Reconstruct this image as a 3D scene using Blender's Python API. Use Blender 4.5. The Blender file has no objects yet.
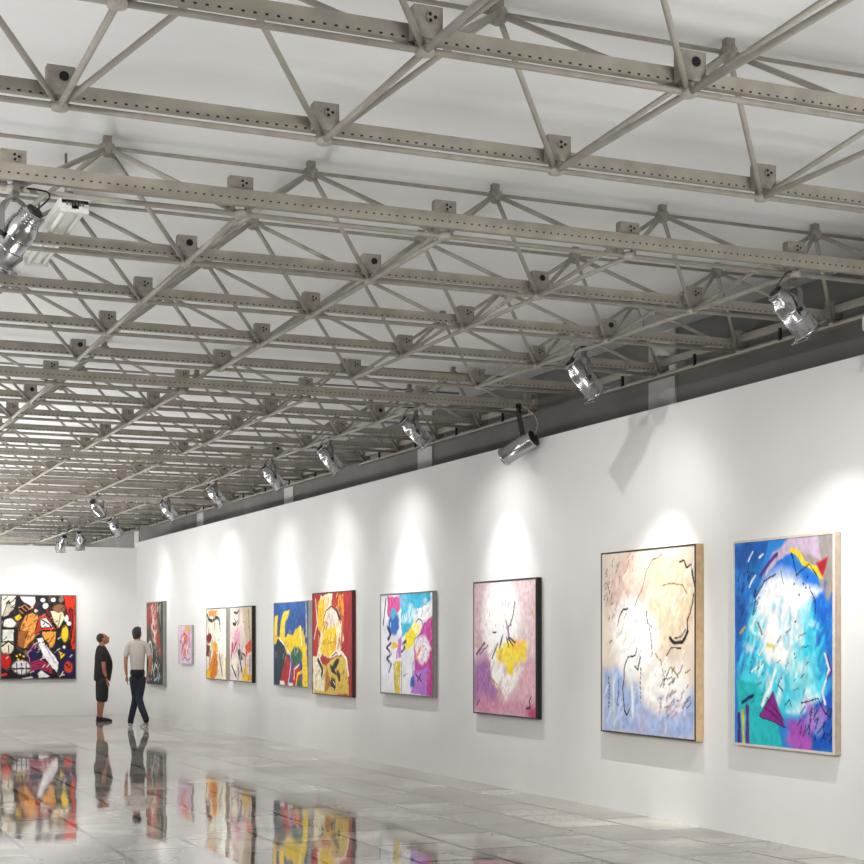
import bpy, bmesh, math, random
import numpy as np
from mathutils import Vector, Matrix, Quaternion
random.seed(7)
SC = bpy.context.scene
COL = SC.collection
PI = math.pi
EYE = 1.533
CHORD = EYE + 2.30          # height of the bottom chords of the space frame
TOP = CHORD + 0.458         # height of its top chords
CEIL = 4.356
XW = 7.032                  # face of the long right-hand display wall
YB = 32.1                   # face of the far display wall

# ------------------------------------------------------------------ helpers
def lin(c):
    return tuple(((v / 255) / 12.92 if v / 255 <= .04045 else ((v / 255 + .055) / 1.055) ** 2.4) for v in c)

def mat(name, col, rough=.5, metal=0., noise=None, bump=0., spec=.5):
    m = bpy.data.materials.new(name); m.use_nodes = True
    nt = m.node_tree; b = nt.nodes['Principled BSDF']
    c = lin(col)
    b.inputs['Base Color'].default_value = (*c, 1)
    b.inputs['Roughness'].default_value = rough
    b.inputs['Metallic'].default_value = metal
    b.inputs['Specular IOR Level'].default_value = spec
    tc = nt.nodes.new('ShaderNodeTexCoord')
    n = nt.nodes.new('ShaderNodeTexNoise'); n.inputs['Scale'].default_value = noise[0] if noise else 30
    n.inputs['Detail'].default_value = 5
    nt.links.new(tc.outputs['Object'], n.inputs['Vector'])
    r = nt.nodes.new('ShaderNodeValToRGB')
    k = noise[1] if noise else .04
    r.color_ramp.elements[0].position = .3; r.color_ramp.elements[1].position = .7
    r.color_ramp.elements[0].color = (*[v * (1 - k) for v in c], 1)
    r.color_ramp.elements[1].color = (*[min(1, v * (1 + k)) for v in c], 1)
    nt.links.new(n.outputs['Fac'], r.inputs['Fac']); nt.links.new(r.outputs['Color'], b.inputs['Base Color'])
    if bump:
        bp = nt.nodes.new('ShaderNodeBump'); bp.inputs['Strength'].default_value = bump; bp.inputs['Distance'].default_value = .01
        nt.links.new(n.outputs['Fac'], bp.inputs['Height']); nt.links.new(bp.outputs['Normal'], b.inputs['Normal'])
    return m

class MB:
    """collects shapes for ONE mesh"""
    def __init__(s): s.v = []; s.f = []; s.m = []; s.sm = []
    def add(s, vs, fs, mi=0, smooth=False):
        o = len(s.v); s.v += [tuple(v) for v in vs]
        for f in fs: s.f.append([i + o for i in f]); s.m.append(mi); s.sm.append(smooth)
        return s
    def box(s, lo, hi, mi=0, M=None):
        x0, y0, z0 = lo; x1, y1, z1 = hi
        vs = [Vector(p) for p in ((x0,y0,z0),(x1,y0,z0),(x1,y1,z0),(x0,y1,z0),(x0,y0,z1),(x1,y0,z1),(x1,y1,z1),(x0,y1,z1))]
        if M: vs = [M @ v for v in vs]
        return s.add(vs, [(0,3,2,1),(4,5,6,7),(0,1,5,4),(1,2,6,5),(2,3,7,6),(3,0,4,7)], mi)
    def lathe(s, prof, n=20, mi=0, M=None, capA=True, capB=True, smooth=True):
        vs = []
        for r, z in prof:
            for k in range(n):
                a = 2 * PI * k / n; vs.append(Vector((r * math.cos(a), r * math.sin(a), z)))
        if M: vs = [M @ v for v in vs]
        fs = []
        for i in range(len(prof) - 1):
            for k in range(n):
                a, b = i * n + k, i * n + (k + 1) % n
                fs.append((a, b, b + n, a + n))
        s.add(vs, fs, mi, smooth)
        o = len(s.v) - len(vs)
        if capA: s.f.append([o + k for k in range(n)][::-1]); s.m.append(mi); s.sm.append(False)
        if capB: s.f.append([o + (len(prof) - 1) * n + k for k in range(n)]); s.m.append(mi); s.sm.append(False)
        return s
    def tube(s, p, q, r, n=8, mi=0, r2=None):
        p, q = Vector(p), Vector(q); d = q - p
        M = Matrix.Translation(p) @ d.to_track_quat('Z', 'Y').to_matrix().to_4x4()
        return s.lathe([(r, 0), (r2 or r, d.length)], n, mi, M)
    def path(s, pts, r, n=6, mi=0):
        for a, b in zip(pts, pts[1:]): s.tube(a, b, r, n, mi)
        return s
    def strip(s, pts, w, t, side, mi=0):
        """flat bar swept along pts (in a plane), width w along vector side"""
        side = Vector(side).normalized() * (w / 2)
        P = [Vector(p) for p in pts]
        for i in range(len(P) - 1):
            d = (P[i+1] - P[i]).normalized(); nrm = d.cross(side).normalized() * (t / 2)
            vs = [P[i]-side-nrm, P[i]+side-nrm, P[i]+side+nrm, P[i]-side+nrm]
            vs += [v + (P[i+1] - P[i]) for v in vs]
            s.add(vs, [(0,1,2,3),(7,6,5,4),(0,4,5,1),(1,5,6,2),(2,6,7,3),(3,7,4,0)], mi)
        return s
    def mesh(s, name, mats):
        me = bpy.data.meshes.new(name); me.from_pydata(s.v, [], s.f)
        for m in mats: me.materials.append(m)
        me.polygons.foreach_set('material_index', s.m)
        me.polygons.foreach_set('use_smooth', s.sm)
        bm = bmesh.new(); bm.from_mesh(me); bmesh.ops.recalc_face_normals(bm, faces=bm.faces); bm.to_mesh(me); bm.free()
        return me
    def build(s, name, mats, parent=None, loc=None):
        return link(name, s.mesh(name, mats if isinstance(mats, (list, tuple)) else [mats]), parent, loc)

def link(name, me, parent=None, loc=None):
    o = bpy.data.objects.new(name, me); COL.objects.link(o)
    if parent: o.parent = parent
    if loc is not None: o.location = loc
    return o

def thing(name, label, cat, loc=(0,0,0), rotz=0, group=None):
    o = bpy.data.objects.new(name, None); COL.objects.link(o)
    o.empty_display_size = .1; o.location = loc; o.rotation_euler = (0, 0, rotz)
    o['label'] = label; o['category'] = cat
    if group: o['group'] = group
    return o

def structure(name, mb, mats):
    o = mb.build(name, mats); o['kind'] = 'structure'; return o

# ------------------------------------------------------------------ materials
M_wall = mat('white_plaster', (226, 226, 224), .75, noise=(1.3, .025), bump=.02)
M_ceil = mat('white_ceiling', (236, 237, 237), .85, noise=(.9, .05))
M_dark = mat('dark_grey_wall', (120, 119, 115), .9, noise=(2, .12))
M_pier = mat('pale_grey_pier', (196, 195, 190), .8, noise=(3, .04))
M_steel = mat('grey_beige_paint', (150, 144, 135), .5, noise=(9, .16), spec=.35)
M_steel2 = mat('pale_beige_paint', (162, 157, 148), .5, noise=(9, .10), spec=.35)
M_plate = mat('taupe_plate_paint', (146, 140, 131), .55, noise=(25, .15), spec=.3)
M_hole = mat('black_hole', (14, 13, 12), .8)
M_chrome = mat('polished_aluminium', (186, 186, 188), .22, 1.0, noise=(8, .05))
M_grey = mat('grey_bracket_metal', (120, 120, 118), .4, .6)
M_black = mat('black_metal', (20, 20, 21), .45)
M_whitep = mat('white_enamel', (224, 224, 220), .35)
M_cable = mat('pale_cable', (205, 203, 196), .6)

def channel_mat():
    m = mat('perforated_channel_paint', (155, 149, 139), .55, noise=(7, .15), spec=.3)
    nt = m.node_tree; b = nt.nodes['Principled BSDF']
    src = b.inputs['Base Color'].links[0].from_socket
    tc = nt.nodes.new('ShaderNodeTexCoord'); sx = nt.nodes.new('ShaderNodeSeparateXYZ')
    nt.links.new(tc.outputs['Object'], sx.inputs[0])
    def mth(op, a, bb=None):
        n = nt.nodes.new('ShaderNodeMath'); n.operation = op
        for i, v in enumerate((a, bb)):
            if v is None: continue
            if isinstance(v, (int, float)): n.inputs[i].default_value = v
            else: nt.links.new(v, n.inputs[i])
        return n.outputs[0]
    fr = mth('FRACT', mth('DIVIDE', sx.outputs['X'], .046))
    a = mth('LESS_THAN', mth('ABSOLUTE', mth('SUBTRACT', fr, .5)), .15)
    c = mth('LESS_THAN', mth('ABSOLUTE', mth('SUBTRACT', sx.outputs['Z'], .0)), .004)
    k = mth('MULTIPLY', a, c)
    mix = nt.nodes.new('ShaderNodeMix'); mix.data_type = 'RGBA'
    nt.links.new(k, mix.inputs['Factor']); nt.links.new(src, mix.inputs['A'])
    mix.inputs['B'].default_value = (.012, .011, .01, 1)
    nt.links.new(mix.outputs['Result'], b.inputs['Base Color'])
    return m
M_chan = channel_mat()

def floor_mat():
    m = bpy.data.materials.new('polished_stone_tiles'); m.use_nodes = True
    nt = m.node_tree; b = nt.nodes['Principled BSDF']; N = nt.nodes.new; L = nt.links.new
    tc = N('ShaderNodeTexCoord')
    br = N('ShaderNodeTexBrick'); br.offset = .5; br.inputs['Scale'].default_value = 1
    br.inputs['Brick Width'].default_value = .9; br.inputs['Row Height'].default_value = .6
    br.inputs['Mortar Size'].default_value = .02; br.inputs['Mortar Smooth'].default_value = .1
    br.inputs['Color1'].default_value = (*lin((208, 202, 193)), 1); br.inputs['Color2'].default_value = (*lin((158, 151, 142)), 1)
    br.inputs['Mortar'].default_value = (*lin((74, 69, 63)), 1)
    mp = N('ShaderNodeMapping'); mp.inputs['Rotation'].default_value = (0, 0, PI / 2); mp.inputs['Location'].default_value = (.13, .05, 0)
    L(tc.outputs['Object'], mp.inputs['Vector']); L(mp.outputs['Vector'], br.inputs['Vector'])
    n1 = N('ShaderNodeTexNoise'); n1.inputs['Scale'].default_value = 1.1; n1.inputs['Detail'].default_value = 4; n1.inputs['Roughness'].default_value = .5
    L(tc.outputs['Object'], n1.inputs['Vector'])
    ra = N('ShaderNodeValToRGB'); ra.color_ramp.elements[0].position = .34; ra.color_ramp.elements[1].position = .68
    ra.color_ramp.elements[0].color = (.52, .50, .47, 1); ra.color_ramp.elements[1].color = (1.12, 1.11, 1.09, 1)
    L(n1.outputs['Fac'], ra.inputs['Fac'])
    mx = N('ShaderNodeMix'); mx.data_type = 'RGBA'; mx.blend_type = 'MULTIPLY'; mx.inputs['Factor'].default_value = 1
    L(br.outputs['Color'], mx.inputs['A']); L(ra.outputs['Color'], mx.inputs['B']); L(mx.outputs['Result'], b.inputs['Base Color'])
    rr = N('ShaderNodeMapRange'); rr.inputs['From Min'].default_value = .3; rr.inputs['From Max'].default_value = .7
    rr.inputs['To Min'].default_value = .025; rr.inputs['To Max'].default_value = .06
    L(n1.outputs['Fac'], rr.inputs['Value']); L(rr.outputs['Result'], b.inputs['Roughness'])
    b.inputs['Specular IOR Level'].default_value = .42
    # each tile lies a hair out of level
    vm = N('ShaderNodeVectorMath'); vm.operation = 'DIVIDE'; vm.inputs[1].default_value = (.6, .9, 1)
    fl = N('ShaderNodeVectorMath'); fl.operation = 'FLOOR'
    L(tc.outputs['Object'], vm.inputs[0]); L(vm.outputs[0], fl.inputs[0])
    wn = N('ShaderNodeTexWhiteNoise'); wn.noise_dimensions = '3D'; L(fl.outputs[0], wn.inputs['Vector'])
    sb = N('ShaderNodeVectorMath'); sb.operation = 'SUBTRACT'; sb.inputs[1].default_value = (.5, .5, .5); L(wn.outputs['Color'], sb.inputs[0])
    scl = N('ShaderNodeVectorMath'); scl.operation = 'MULTIPLY'; scl.inputs[1].default_value = (.010, .005, 0); L(sb.outputs[0], scl.inputs[0])
    ad = N('ShaderNodeVectorMath'); ad.operation = 'ADD'; ge = N('ShaderNodeNewGeometry'); L(ge.outputs['Normal'], ad.inputs[0]); L(scl.outputs[0], ad.inputs[1])
    nm = N('ShaderNodeVectorMath'); nm.operation = 'NORMALIZE'; L(ad.outputs[0], nm.inputs[0]); L(nm.outputs[0], b.inputs['Normal'])
    return m
M_floor = floor_mat()

# ------------------------------------------------------------------ the room
XL, YR, YE, XD = -9.0, -6.0, 44.0, 7.62
structure('floor', MB().box((XL, YR, -.1), (XD + .2, YE, 0)), M_floor)
structure('ceiling', MB().box((XL, YR, CEIL), (XD + .2, YE, CEIL + .1)), M_ceil)
structure('wall_right', MB().box((XW, YR, 0), (XW + .12, YB + .15, 3.509)), M_wall)
structure('wall_back', MB().box((XL, YB, 0), (XW, YB + .15, 3.40)), M_wall)
structure('wall_end', MB().box((XL, YE, 0), (XD + .2, YE + .1, CEIL)), M_wall)
structure('wall_rear', MB().box((XL, YR - .1, 0), (XD + .2, YR, CEIL)), M_wall)
structure('wall_upper', MB().box((XD, YR, 0), (XD + .15, YE, CEIL)), M_dark)
for i, y in enumerate((1.4, 6.95, 12.53, 18.17, 23.72, 29.18, 34.7)):
    p = structure('trim_%d' % (i + 1), MB().box((XD - .02, y - .23, 0), (XD + .01, y + .23, CEIL)), M_pier)

# ------------------------------------------------------------------ space frame
DX = 1.2022
def rowY(i):
    y = 5.69 + DX * i
    if i >= 2: y += .171
    for k in (7, 12, 17, 22, 27):
        if i >= k: y += .11
    return y
def colX(j): return 2.378 + DX * j

def tube_mesh(name, vec, r, m, n=8):
    return MB().tube((0,0,0), vec, r, n).mesh(name, [m])

RT = .0135
HT = TOP - CHORD
strut_me = {}
for sx in (-1, 1):
    for sy in (-1, 1):
        d = Vector((sx * DX / 2, sy * DX / 2, -HT)); u = d.normalized()
        strut_me[sx, sy] = MB().tube(u * .03, d - u * .03, .0145, 8).mesh('web_strut', [M_steel2])
# a flattened end lug joint at the foot of the struts
joint_me = MB().lathe([(.018, -.021), (.036, -.018), (.04, -.006), (.036, .012), (.02, .025)], 12).mesh('node_joint', [M_steel2])
topj_me = MB().lathe([(.018, -.05), (.042, -.035), (.048, 0), (.04, .02), (.02, .03)], 12).mesh('top_joint', [M_plate])
post_me = MB().box((-.022, -.022, .0), (.022, .022, CEIL - TOP)).mesh('hanger_post', [M_plate])
def plate_mesh(kind):
    b = MB()
    # folded plate on two legs, standing over the joint, with a bolt ring or an open hole
    if kind == 'front':   # the first row of a bay: plate stands behind a channel, on two legs
        b.box((-.065, -.02, .085), (.065, .035, .2)); b.box((-.055, .0, .015), (-.03, .03, .09)); b.box((.03, .0, .015), (.055, .03, .09))
        y, zc = -.021, .162
    else:
        b.box((-.06, -.045, .035), (.06, .015, .16)); b.box((-.035, -.03, .01), (.035, .01, .04))
        y, zc = -.046, .115
    if kind == 'hole' or kind == 'front_hole':
        b.lathe([(.021, 0), (.021, .003)], 14, 1, Matrix.Translation((.012, y, zc)) @ Matrix.Rotation(PI/2, 4, 'X'))
    else:
        b.lathe([(.024, 0), (.024, .004)], 14, 0, Matrix.Translation((.012, y, zc)) @ Matrix.Rotation(PI/2, 4, 'X'))
        for k in range(3):
            a = 2*PI*k/3 + .1
            b.lathe([(.0075, 0), (.0075, .006)], 8, 1, Matrix.Translation((.012 + .014*math.cos(a), y, zc + .014*math.sin(a))) @ Matrix.Rotation(PI/2, 4, 'X'))
    return b.mesh('node_plate', [M_plate, M_hole])
plates = {k: plate_mesh(k) for k in ('bolts', 'hole', 'front')}

def bay(rows, js, label):
    base = (colX(js[0]), rowY(rows[0]), CHORD)
    t = thing('space_frame', label, 'roof frame', base, group='space frame bays')
    X = lambda j: colX(j) - base[0]
    Y = lambda i: rowY(i) - base[1]
    x0, x1 = X(js[0]) - .35, X(js[-1])
    cache = {}
    def shared(key, mk):
        if key not in cache: cache[key] = mk()
        return cache[key]
    for n, i in enumerate(rows):
        y = Y(i)
        link('bottom_chord', shared('bc', lambda: MB().tube((x0,0,0), (x1 + .05,0,0), .0145, 8).mesh('bottom_chord', [M_steel])), t, (0, y, 0))
        if n == 0:     # deep channel in front of the plates
            link('perforated_channel', shared('ch0', lambda: MB().box((x0, -.02, -.036), (x1 + .05, .02, .05)).mesh('perforated_channel', [M_chan])), t, (0, y - .045, .068))
        else:
            link('perforated_channel', shared('ch', lambda: MB().box((x0, -.02, -.008), (x1 + .05, .02, .054)).mesh('perforated_channel', [M_chan])), t, (0, y + .04, .052))
        for j in js:
            link('node_joint', joint_me, t, (X(j), y, 0))
            k = 'front' if n == 0 else ('hole' if random.random() < .3 else 'bolts')
            link('node_plate', plates[k], t, (X(j), y, 0))
    for i in rows[:-1]:
        for j in js:
            L = rowY(i + 1) - rowY(i)
            link('cross_chord', shared('cc%.3f' % L, lambda: MB().tube((0,0,0), (0,L,0), .0155, 8).mesh('cross_chord', [M_steel2])), t, (X(j), Y(i), -.004))
        yc = (Y(i) + Y(i + 1)) / 2
        link('top_chord', shared('tc', lambda: MB().tube((x0 + .3,0,0), (x1,0,0), .0115, 8).mesh('top_chord', [M_steel])), t, (0, yc, HT))
        for j in js[:-1]:
            p = (X(j) + DX / 2, yc, HT)
            link('top_joint', topj_me, t, p); link('hanger_post', post_me, t, p)
            for k, me in strut_me.items(): link('web_strut', me, t, p)
    # edge members along the right wall
    ya, yb = -.12, Y(rows[-1]) + .12
    e = MB()
    e.box((x1 - .02, ya, .065), (x1 + .02, yb, .125))
    e.build('edge_channel', M_steel2, t)
    f = MB().box((x1 - .035, ya, -.03), (x1 + .035, yb, -.012)); f.build('edge_flat', M_steel2, t)
    for i in rows[:-1]:
        h = MB().box((-.012, -.008, -.02), (.012, .008, .08)); h.build('edge_hanger', M_black, t, (x1 - .03, (Y(i) + Y(i+1)) / 2, 0))
    return t

J = list(range(-2, 5))
bay(range(-2, 2), J, 'nearest bay of beige steel space frame, cut by the top of the photo')
bay(range(2, 7), J, 'second beige steel space-frame bay from the camera, above the big chrome spotlight at left')
bay(range(7, 12), J, 'third steel space-frame bay from the camera, above the pink and yellow painting')
bay(range(12, 17), J[1:], 'fourth steel space-frame bay from the camera, above the red and yellow painting')
bay(range(17, 22), J[1:], 'fifth steel space-frame bay, reaching the far white wall above the two visitors')
bay(range(22, 27), J[1:], 'steel space-frame bay just beyond the top of the far white wall')
bay(range(27, 32), J[1:], 'farthest steel space-frame bay, glimpsed over the far white wall')

# ------------------------------------------------------------------ spotlights
def emis(name, col, s):
    m = bpy.data.materials.new(name); m.use_nodes = True
    b = m.node_tree.nodes['Principled BSDF']
    b.inputs['Base Color'].default_value = (.8, .8, .8, 1)
    b.inputs['Emission Color'].default_value = (*col, 1); b.inputs['Emission Strength'].default_value = s
    return m
M_lens = emis('lit_lens', (1, .97, .92), 6)

def spotlight(label, pos, aim, hook=.2, energy=None, size=50, blend=1., beam=None, spill=0, color=(1, .985, .96), gel=True, rad=.018, drop_pole=0, arm=False, power_on=True, lens=True):
    """pos: pivot of the lamp body; hook: height of the clamp above it"""
    pos = Vector(pos); aim = Vector(aim)
    t = thing('spotlight', label, 'spotlight', pos, group='chrome spotlights on the space frame')
    d = (aim - pos).normalized()
    # local frame: z' along d (front), x' = horizontal yoke axis
    side = d.cross(Vector((0,0,1))).normalized()
    up = side.cross(d).normalized()
    R = Matrix((side, up, d)).transposed().to_4x4()
    body = MB()
    body.lathe([(.035,-.17),(.055,-.165),(.058,-.12),(.075,-.09),(.082,-.06),(.082,.15),(.087,.15),(.087,.165),(.082,.165),(.078,.15),(.075,.05)], 24, 0, R, capB=False)
    if arm:
        body = MB(); body.lathe([(.07,-.19),(.086,-.19),(.088,-.18),(.086,-.17),(.086,.17),(.092,.17),(.092,.19),(.086,.19),(.08,.17),(.078,.0)], 24, 0, R, capB=False)
    for k in range(2):
        body.lathe([(.0825,-.02+.07*k),(.0845,-.018+.07*k),(.0845,-.012+.07*k),(.0825,-.01+.07*k)], 24, 0, R, False, False)
    for k in range(0 if arm else 4):   # cooling fins at the rear
        body.lathe([(.04,-.158+.016*k),(.066,-.158+.016*k),(.066,-.154+.016*k),(.04,-.154+.016*k)], 24, 0, R, False, False)
    body.build('lamp_body', M_chrome, t)
    back = MB().lathe([(.03,-.185),(.045,-.18),(.045,-.168)] if not arm else [(.05,-.2),(.08,-.198),(.084,-.185)], 20, 0, R); back.build('rear_cap', M_black, t)
    if lens:
        MB().lathe([(.07,.055),(.072,.06)], 20, 0, R).build('lens', M_lens if power_on else M_whitep, t)
    if gel:
        g = MB()
        for a, b in (((-.095,-.095),(.095,-.082)),((-.095,.082),(.095,.095)),((-.095,-.082),(-.082,.082)),((.082,-.082),(.095,.082))):
            g.box((a[0], a[1], .168), (b[0], b[1], .174), 0, R)
        for k in range(4):
            a = PI/4 + k*PI/2
            g.box((.08*math.cos(a)-.008,.08*math.sin(a)-.008,.15),(.08*math.cos(a)+.008,.08*math.sin(a)+.008,.17),0,R)
        g.build('gel_frame', M_chrome, t)
    # yoke: U bar from the two pivots up over the body
    y = MB(); pts = []
    top = hook - .06
    for k in range(13):
        a = PI * k / 12; pts.append(side * (.1 * math.cos(a)) + Vector((0,0,1)) * (max(.04, top - .08) + .08 * math.sin(a)))
    pts = [side * .1] + pts + [side * -.1]
    yw = Vector((0,0,1)).cross(side)
    if arm: y.strip([side * .095, side * .1 + Vector((0,0,.1)), Vector((0,0,hook - .08))], .05, .012, yw)
    else: y.strip(pts, .034, .004, yw)
    y.build('yoke', M_black if arm else M_grey, t)
    for sg in ((1,) if arm else (-1, 1)):
        MB().lathe([(.014, 0), (.014, .022)], 10, 0, Matrix.Translation(side * sg * .092) @ (side * sg).to_track_quat('Z','Y').to_matrix().to_4x4()).build('knob', M_black, t)
    c = MB()
    if drop_pole: c.tube((0,0,top), (0,0,hook - .02), .02, 10)
    c.box((-.016,-.022,top-.01),(.016,.022,hook-.02)); 
    c.strip([(0,-.028,hook-.03),(0,-.03,hook+.005),(0,-.015,hook+.022),(0,.015,hook+.022),(0,.03,hook+.005),(0,.028,hook-.015)], .03, .006, (1,0,0))
    c.build('hook_clamp', M_black if drop_pole or arm else M_grey, t)
    w = MB(); p0 = d * -.18; p1 = Vector((.06, .03, hook + .01)); pts = []
    for k in range(9):
        u = k / 8; pts.append(p0.lerp(p1, u) + (side * .09 - d * .06) * math.sin(PI * u))
    w.path(pts, .0045, 6); w.build('power_cord', M_cable if arm else M_black, t)
    bd = (Vector(beam) - pos - d * .19).normalized() if beam else d
    for e, sz in ((energy, size), (spill, 128)):     # hot core of the lamp and its wide spill
        if not e: continue
        l = bpy.data.lights.new('spot_beam', 'SPOT'); l.energy = e; l.spot_size = math.radians(sz); l.spot_blend = blend
        l.color = color; l.shadow_soft_size = rad
        o = bpy.data.objects.new('spot_beam', l); COL.objects.link(o)
        o.parent = t; o.location = d * .2; o.rotation_mode = 'QUATERNION'; o.rotation_quaternion = (-bd).to_track_quat('Z', 'Y')
    return t

HZ = 3.60
E0 = 85
spots = [
 # label, lamp position, lens points at, beam centre, core, spill
 ('chrome spotlight nearest the right edge of the photo, above the blue painting', (5.99, 8.30, HZ), (7.03, 8.2, 2.5), (7.03, 9.85, 1.15), 200, 14),
 ('chrome spotlight aimed down right, above the cream painting', (5.99, 11.05, HZ), (7.03, 11.0, 2.5), (7.03, 11.8, 1.1), 200, 22),
 ('chrome spotlight with glaring front, above the magenta and turquoise painting', (5.99, 14.55, HZ), (7.03, 14.3, 2.6), (7.03, 14.6, 1.6), 105, 36),
 ('chrome spotlight above the red and yellow painting, second beyond the glaring one', (5.99, 17.15, HZ), (7.03, 17.1, 2.5), (7.03, 17.3, 1.6), 105, 36),
 ('chrome spotlight above the blue and yellow painting in front of a pale pier', (5.99, 19.35, HZ), (7.03, 19.4, 2.45), (7.03, 20.0, 1.2), 105, 34),
 ('small chrome spotlight in front of the dark wall strip, above the twin canvases', (5.99, 22.1, HZ), (7.03, 22.0, 2.4), (7.03, 21.8, 1.2), 90, 30),
 ('small chrome spotlight hidden among far struts, aimed at the twin canvases', (5.99, 25.0, HZ), (7.03, 25.0, 2.4), (7.03, 25.0, 1.6), 85, 30),
 ('small chrome spotlight over the standing visitors, left of two hanging close together', (4.80, 24.75, HZ), (7.03, 28.0, 1.9), (7.03, 27.9, 1.4), 190, 40),
 ('small chrome spotlight over the standing visitors, lower of two hanging close together', (5.99, 29.2, HZ), (7.03, 29.6, 2.2), (7.03, 30.4, 1.1), 80, 30),
]
for l, p, a, bm_, e, sp in spots:
    spotlight(l, p, a, CHORD - p[2], e, 64 if p[1] > 12 else 54, beam=bm_, spill=sp)
spotlight('bright chrome spotlight hanging lowest in front of the far wall at left', (5.22, 30.3, 3.36), (5.0, 32.05, 1.9), CHORD - 3.36, 55, 80, drop_pole=1, spill=22)
spotlight('small chrome spotlight on the far wall side, right of the brightest low one', (5.66, 30.9, 3.45), (6.0, 32.05, 1.4), CHORD - 3.45, 25, 90)
spotlight('large chrome spotlight hanging at the left edge of the photo', (1.18, 8.22, 3.58), (.745, 8.73, 2.98), CHORD - 3.58, 120, 60)
spotlight('chrome spotlight on a black drop arm, over the wall top near the pink painting', (6.86, 14.0, 3.42), (6.39, 14.7, 3.0), CHORD - 3.42, None, 60, gel=False, arm=True, power_on=False, lens=False)

# twin-tube fluorescent batten (unlit), up inside the frame
t = thing('fluorescent_batten', 'white twin-tube fluorescent fitting, unlit, inside the frame at upper left', 'light fitting', (1.62, 8.98, 3.99))
MB().box((-.075, 0, 0), (.075, 1.42, .05)).box((-.02, .0, -.03), (.02, 1.42, 0)).build('housing', M_whitep, t)
for s in (-1, 1):
    MB().tube((.05 * s, .06, -.03), (.05 * s, 1.36, -.03), .014, 10).build('tube', M_whitep, t)
for y in (0., 1.38):
    b = MB().box((-.078, y, -.05), (.078, y + .04, .02))
    b.build('end_cap', M_whitep, t)
b = MB()
for k in range(6): b.box((-.05 + .018 * k, -.003, -.012), (-.041 + .018 * k, .0, .012))
b.build('vent_slots', M_grey, t)
for y in (.3, 1.28): MB().tube((0, y, .05), (0, y, CEIL - 3.99), .008, 8).build('suspension_rod', M_steel, t)

# white bulkhead fitting at the right edge
t = thing('bulkhead_light', 'white rounded light fitting on the edge rail at the right border', 'light fitting', (6.99, 8.66, 3.70))
b = MB()
sec = []
for k in range(16):
    a = 2 * PI * k / 16; sec.append((math.copysign(abs(math.cos(a)) ** .5, math.cos(a)) * .05, math.copysign(abs(math.sin(a)) ** .5, math.sin(a)) * .062))
vs = []; fs = []
for yy, s in ((-.17, .8), (-.15, 1), (.15, 1), (.17, .8)): vs += [(x * s, yy, z * s) for x, z in sec]
for i in range(3):
    for k in range(16): fs.append((i*16+k, i*16+(k+1)%16, i*16+16+(k+1)%16, i*16+16+k))
fs += [tuple(range(16)), tuple(range(48, 64))]
b.add(vs, fs); b.build('housing', M_whitep, t)
MB().box((-.053, -.02, .012), (-.049, .06, .028)).build('switch_slot', M_black, t)
MB().box((-.01, -.03, .06), (.01, .03, .13)).build('bracket', M_steel, t)

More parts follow.
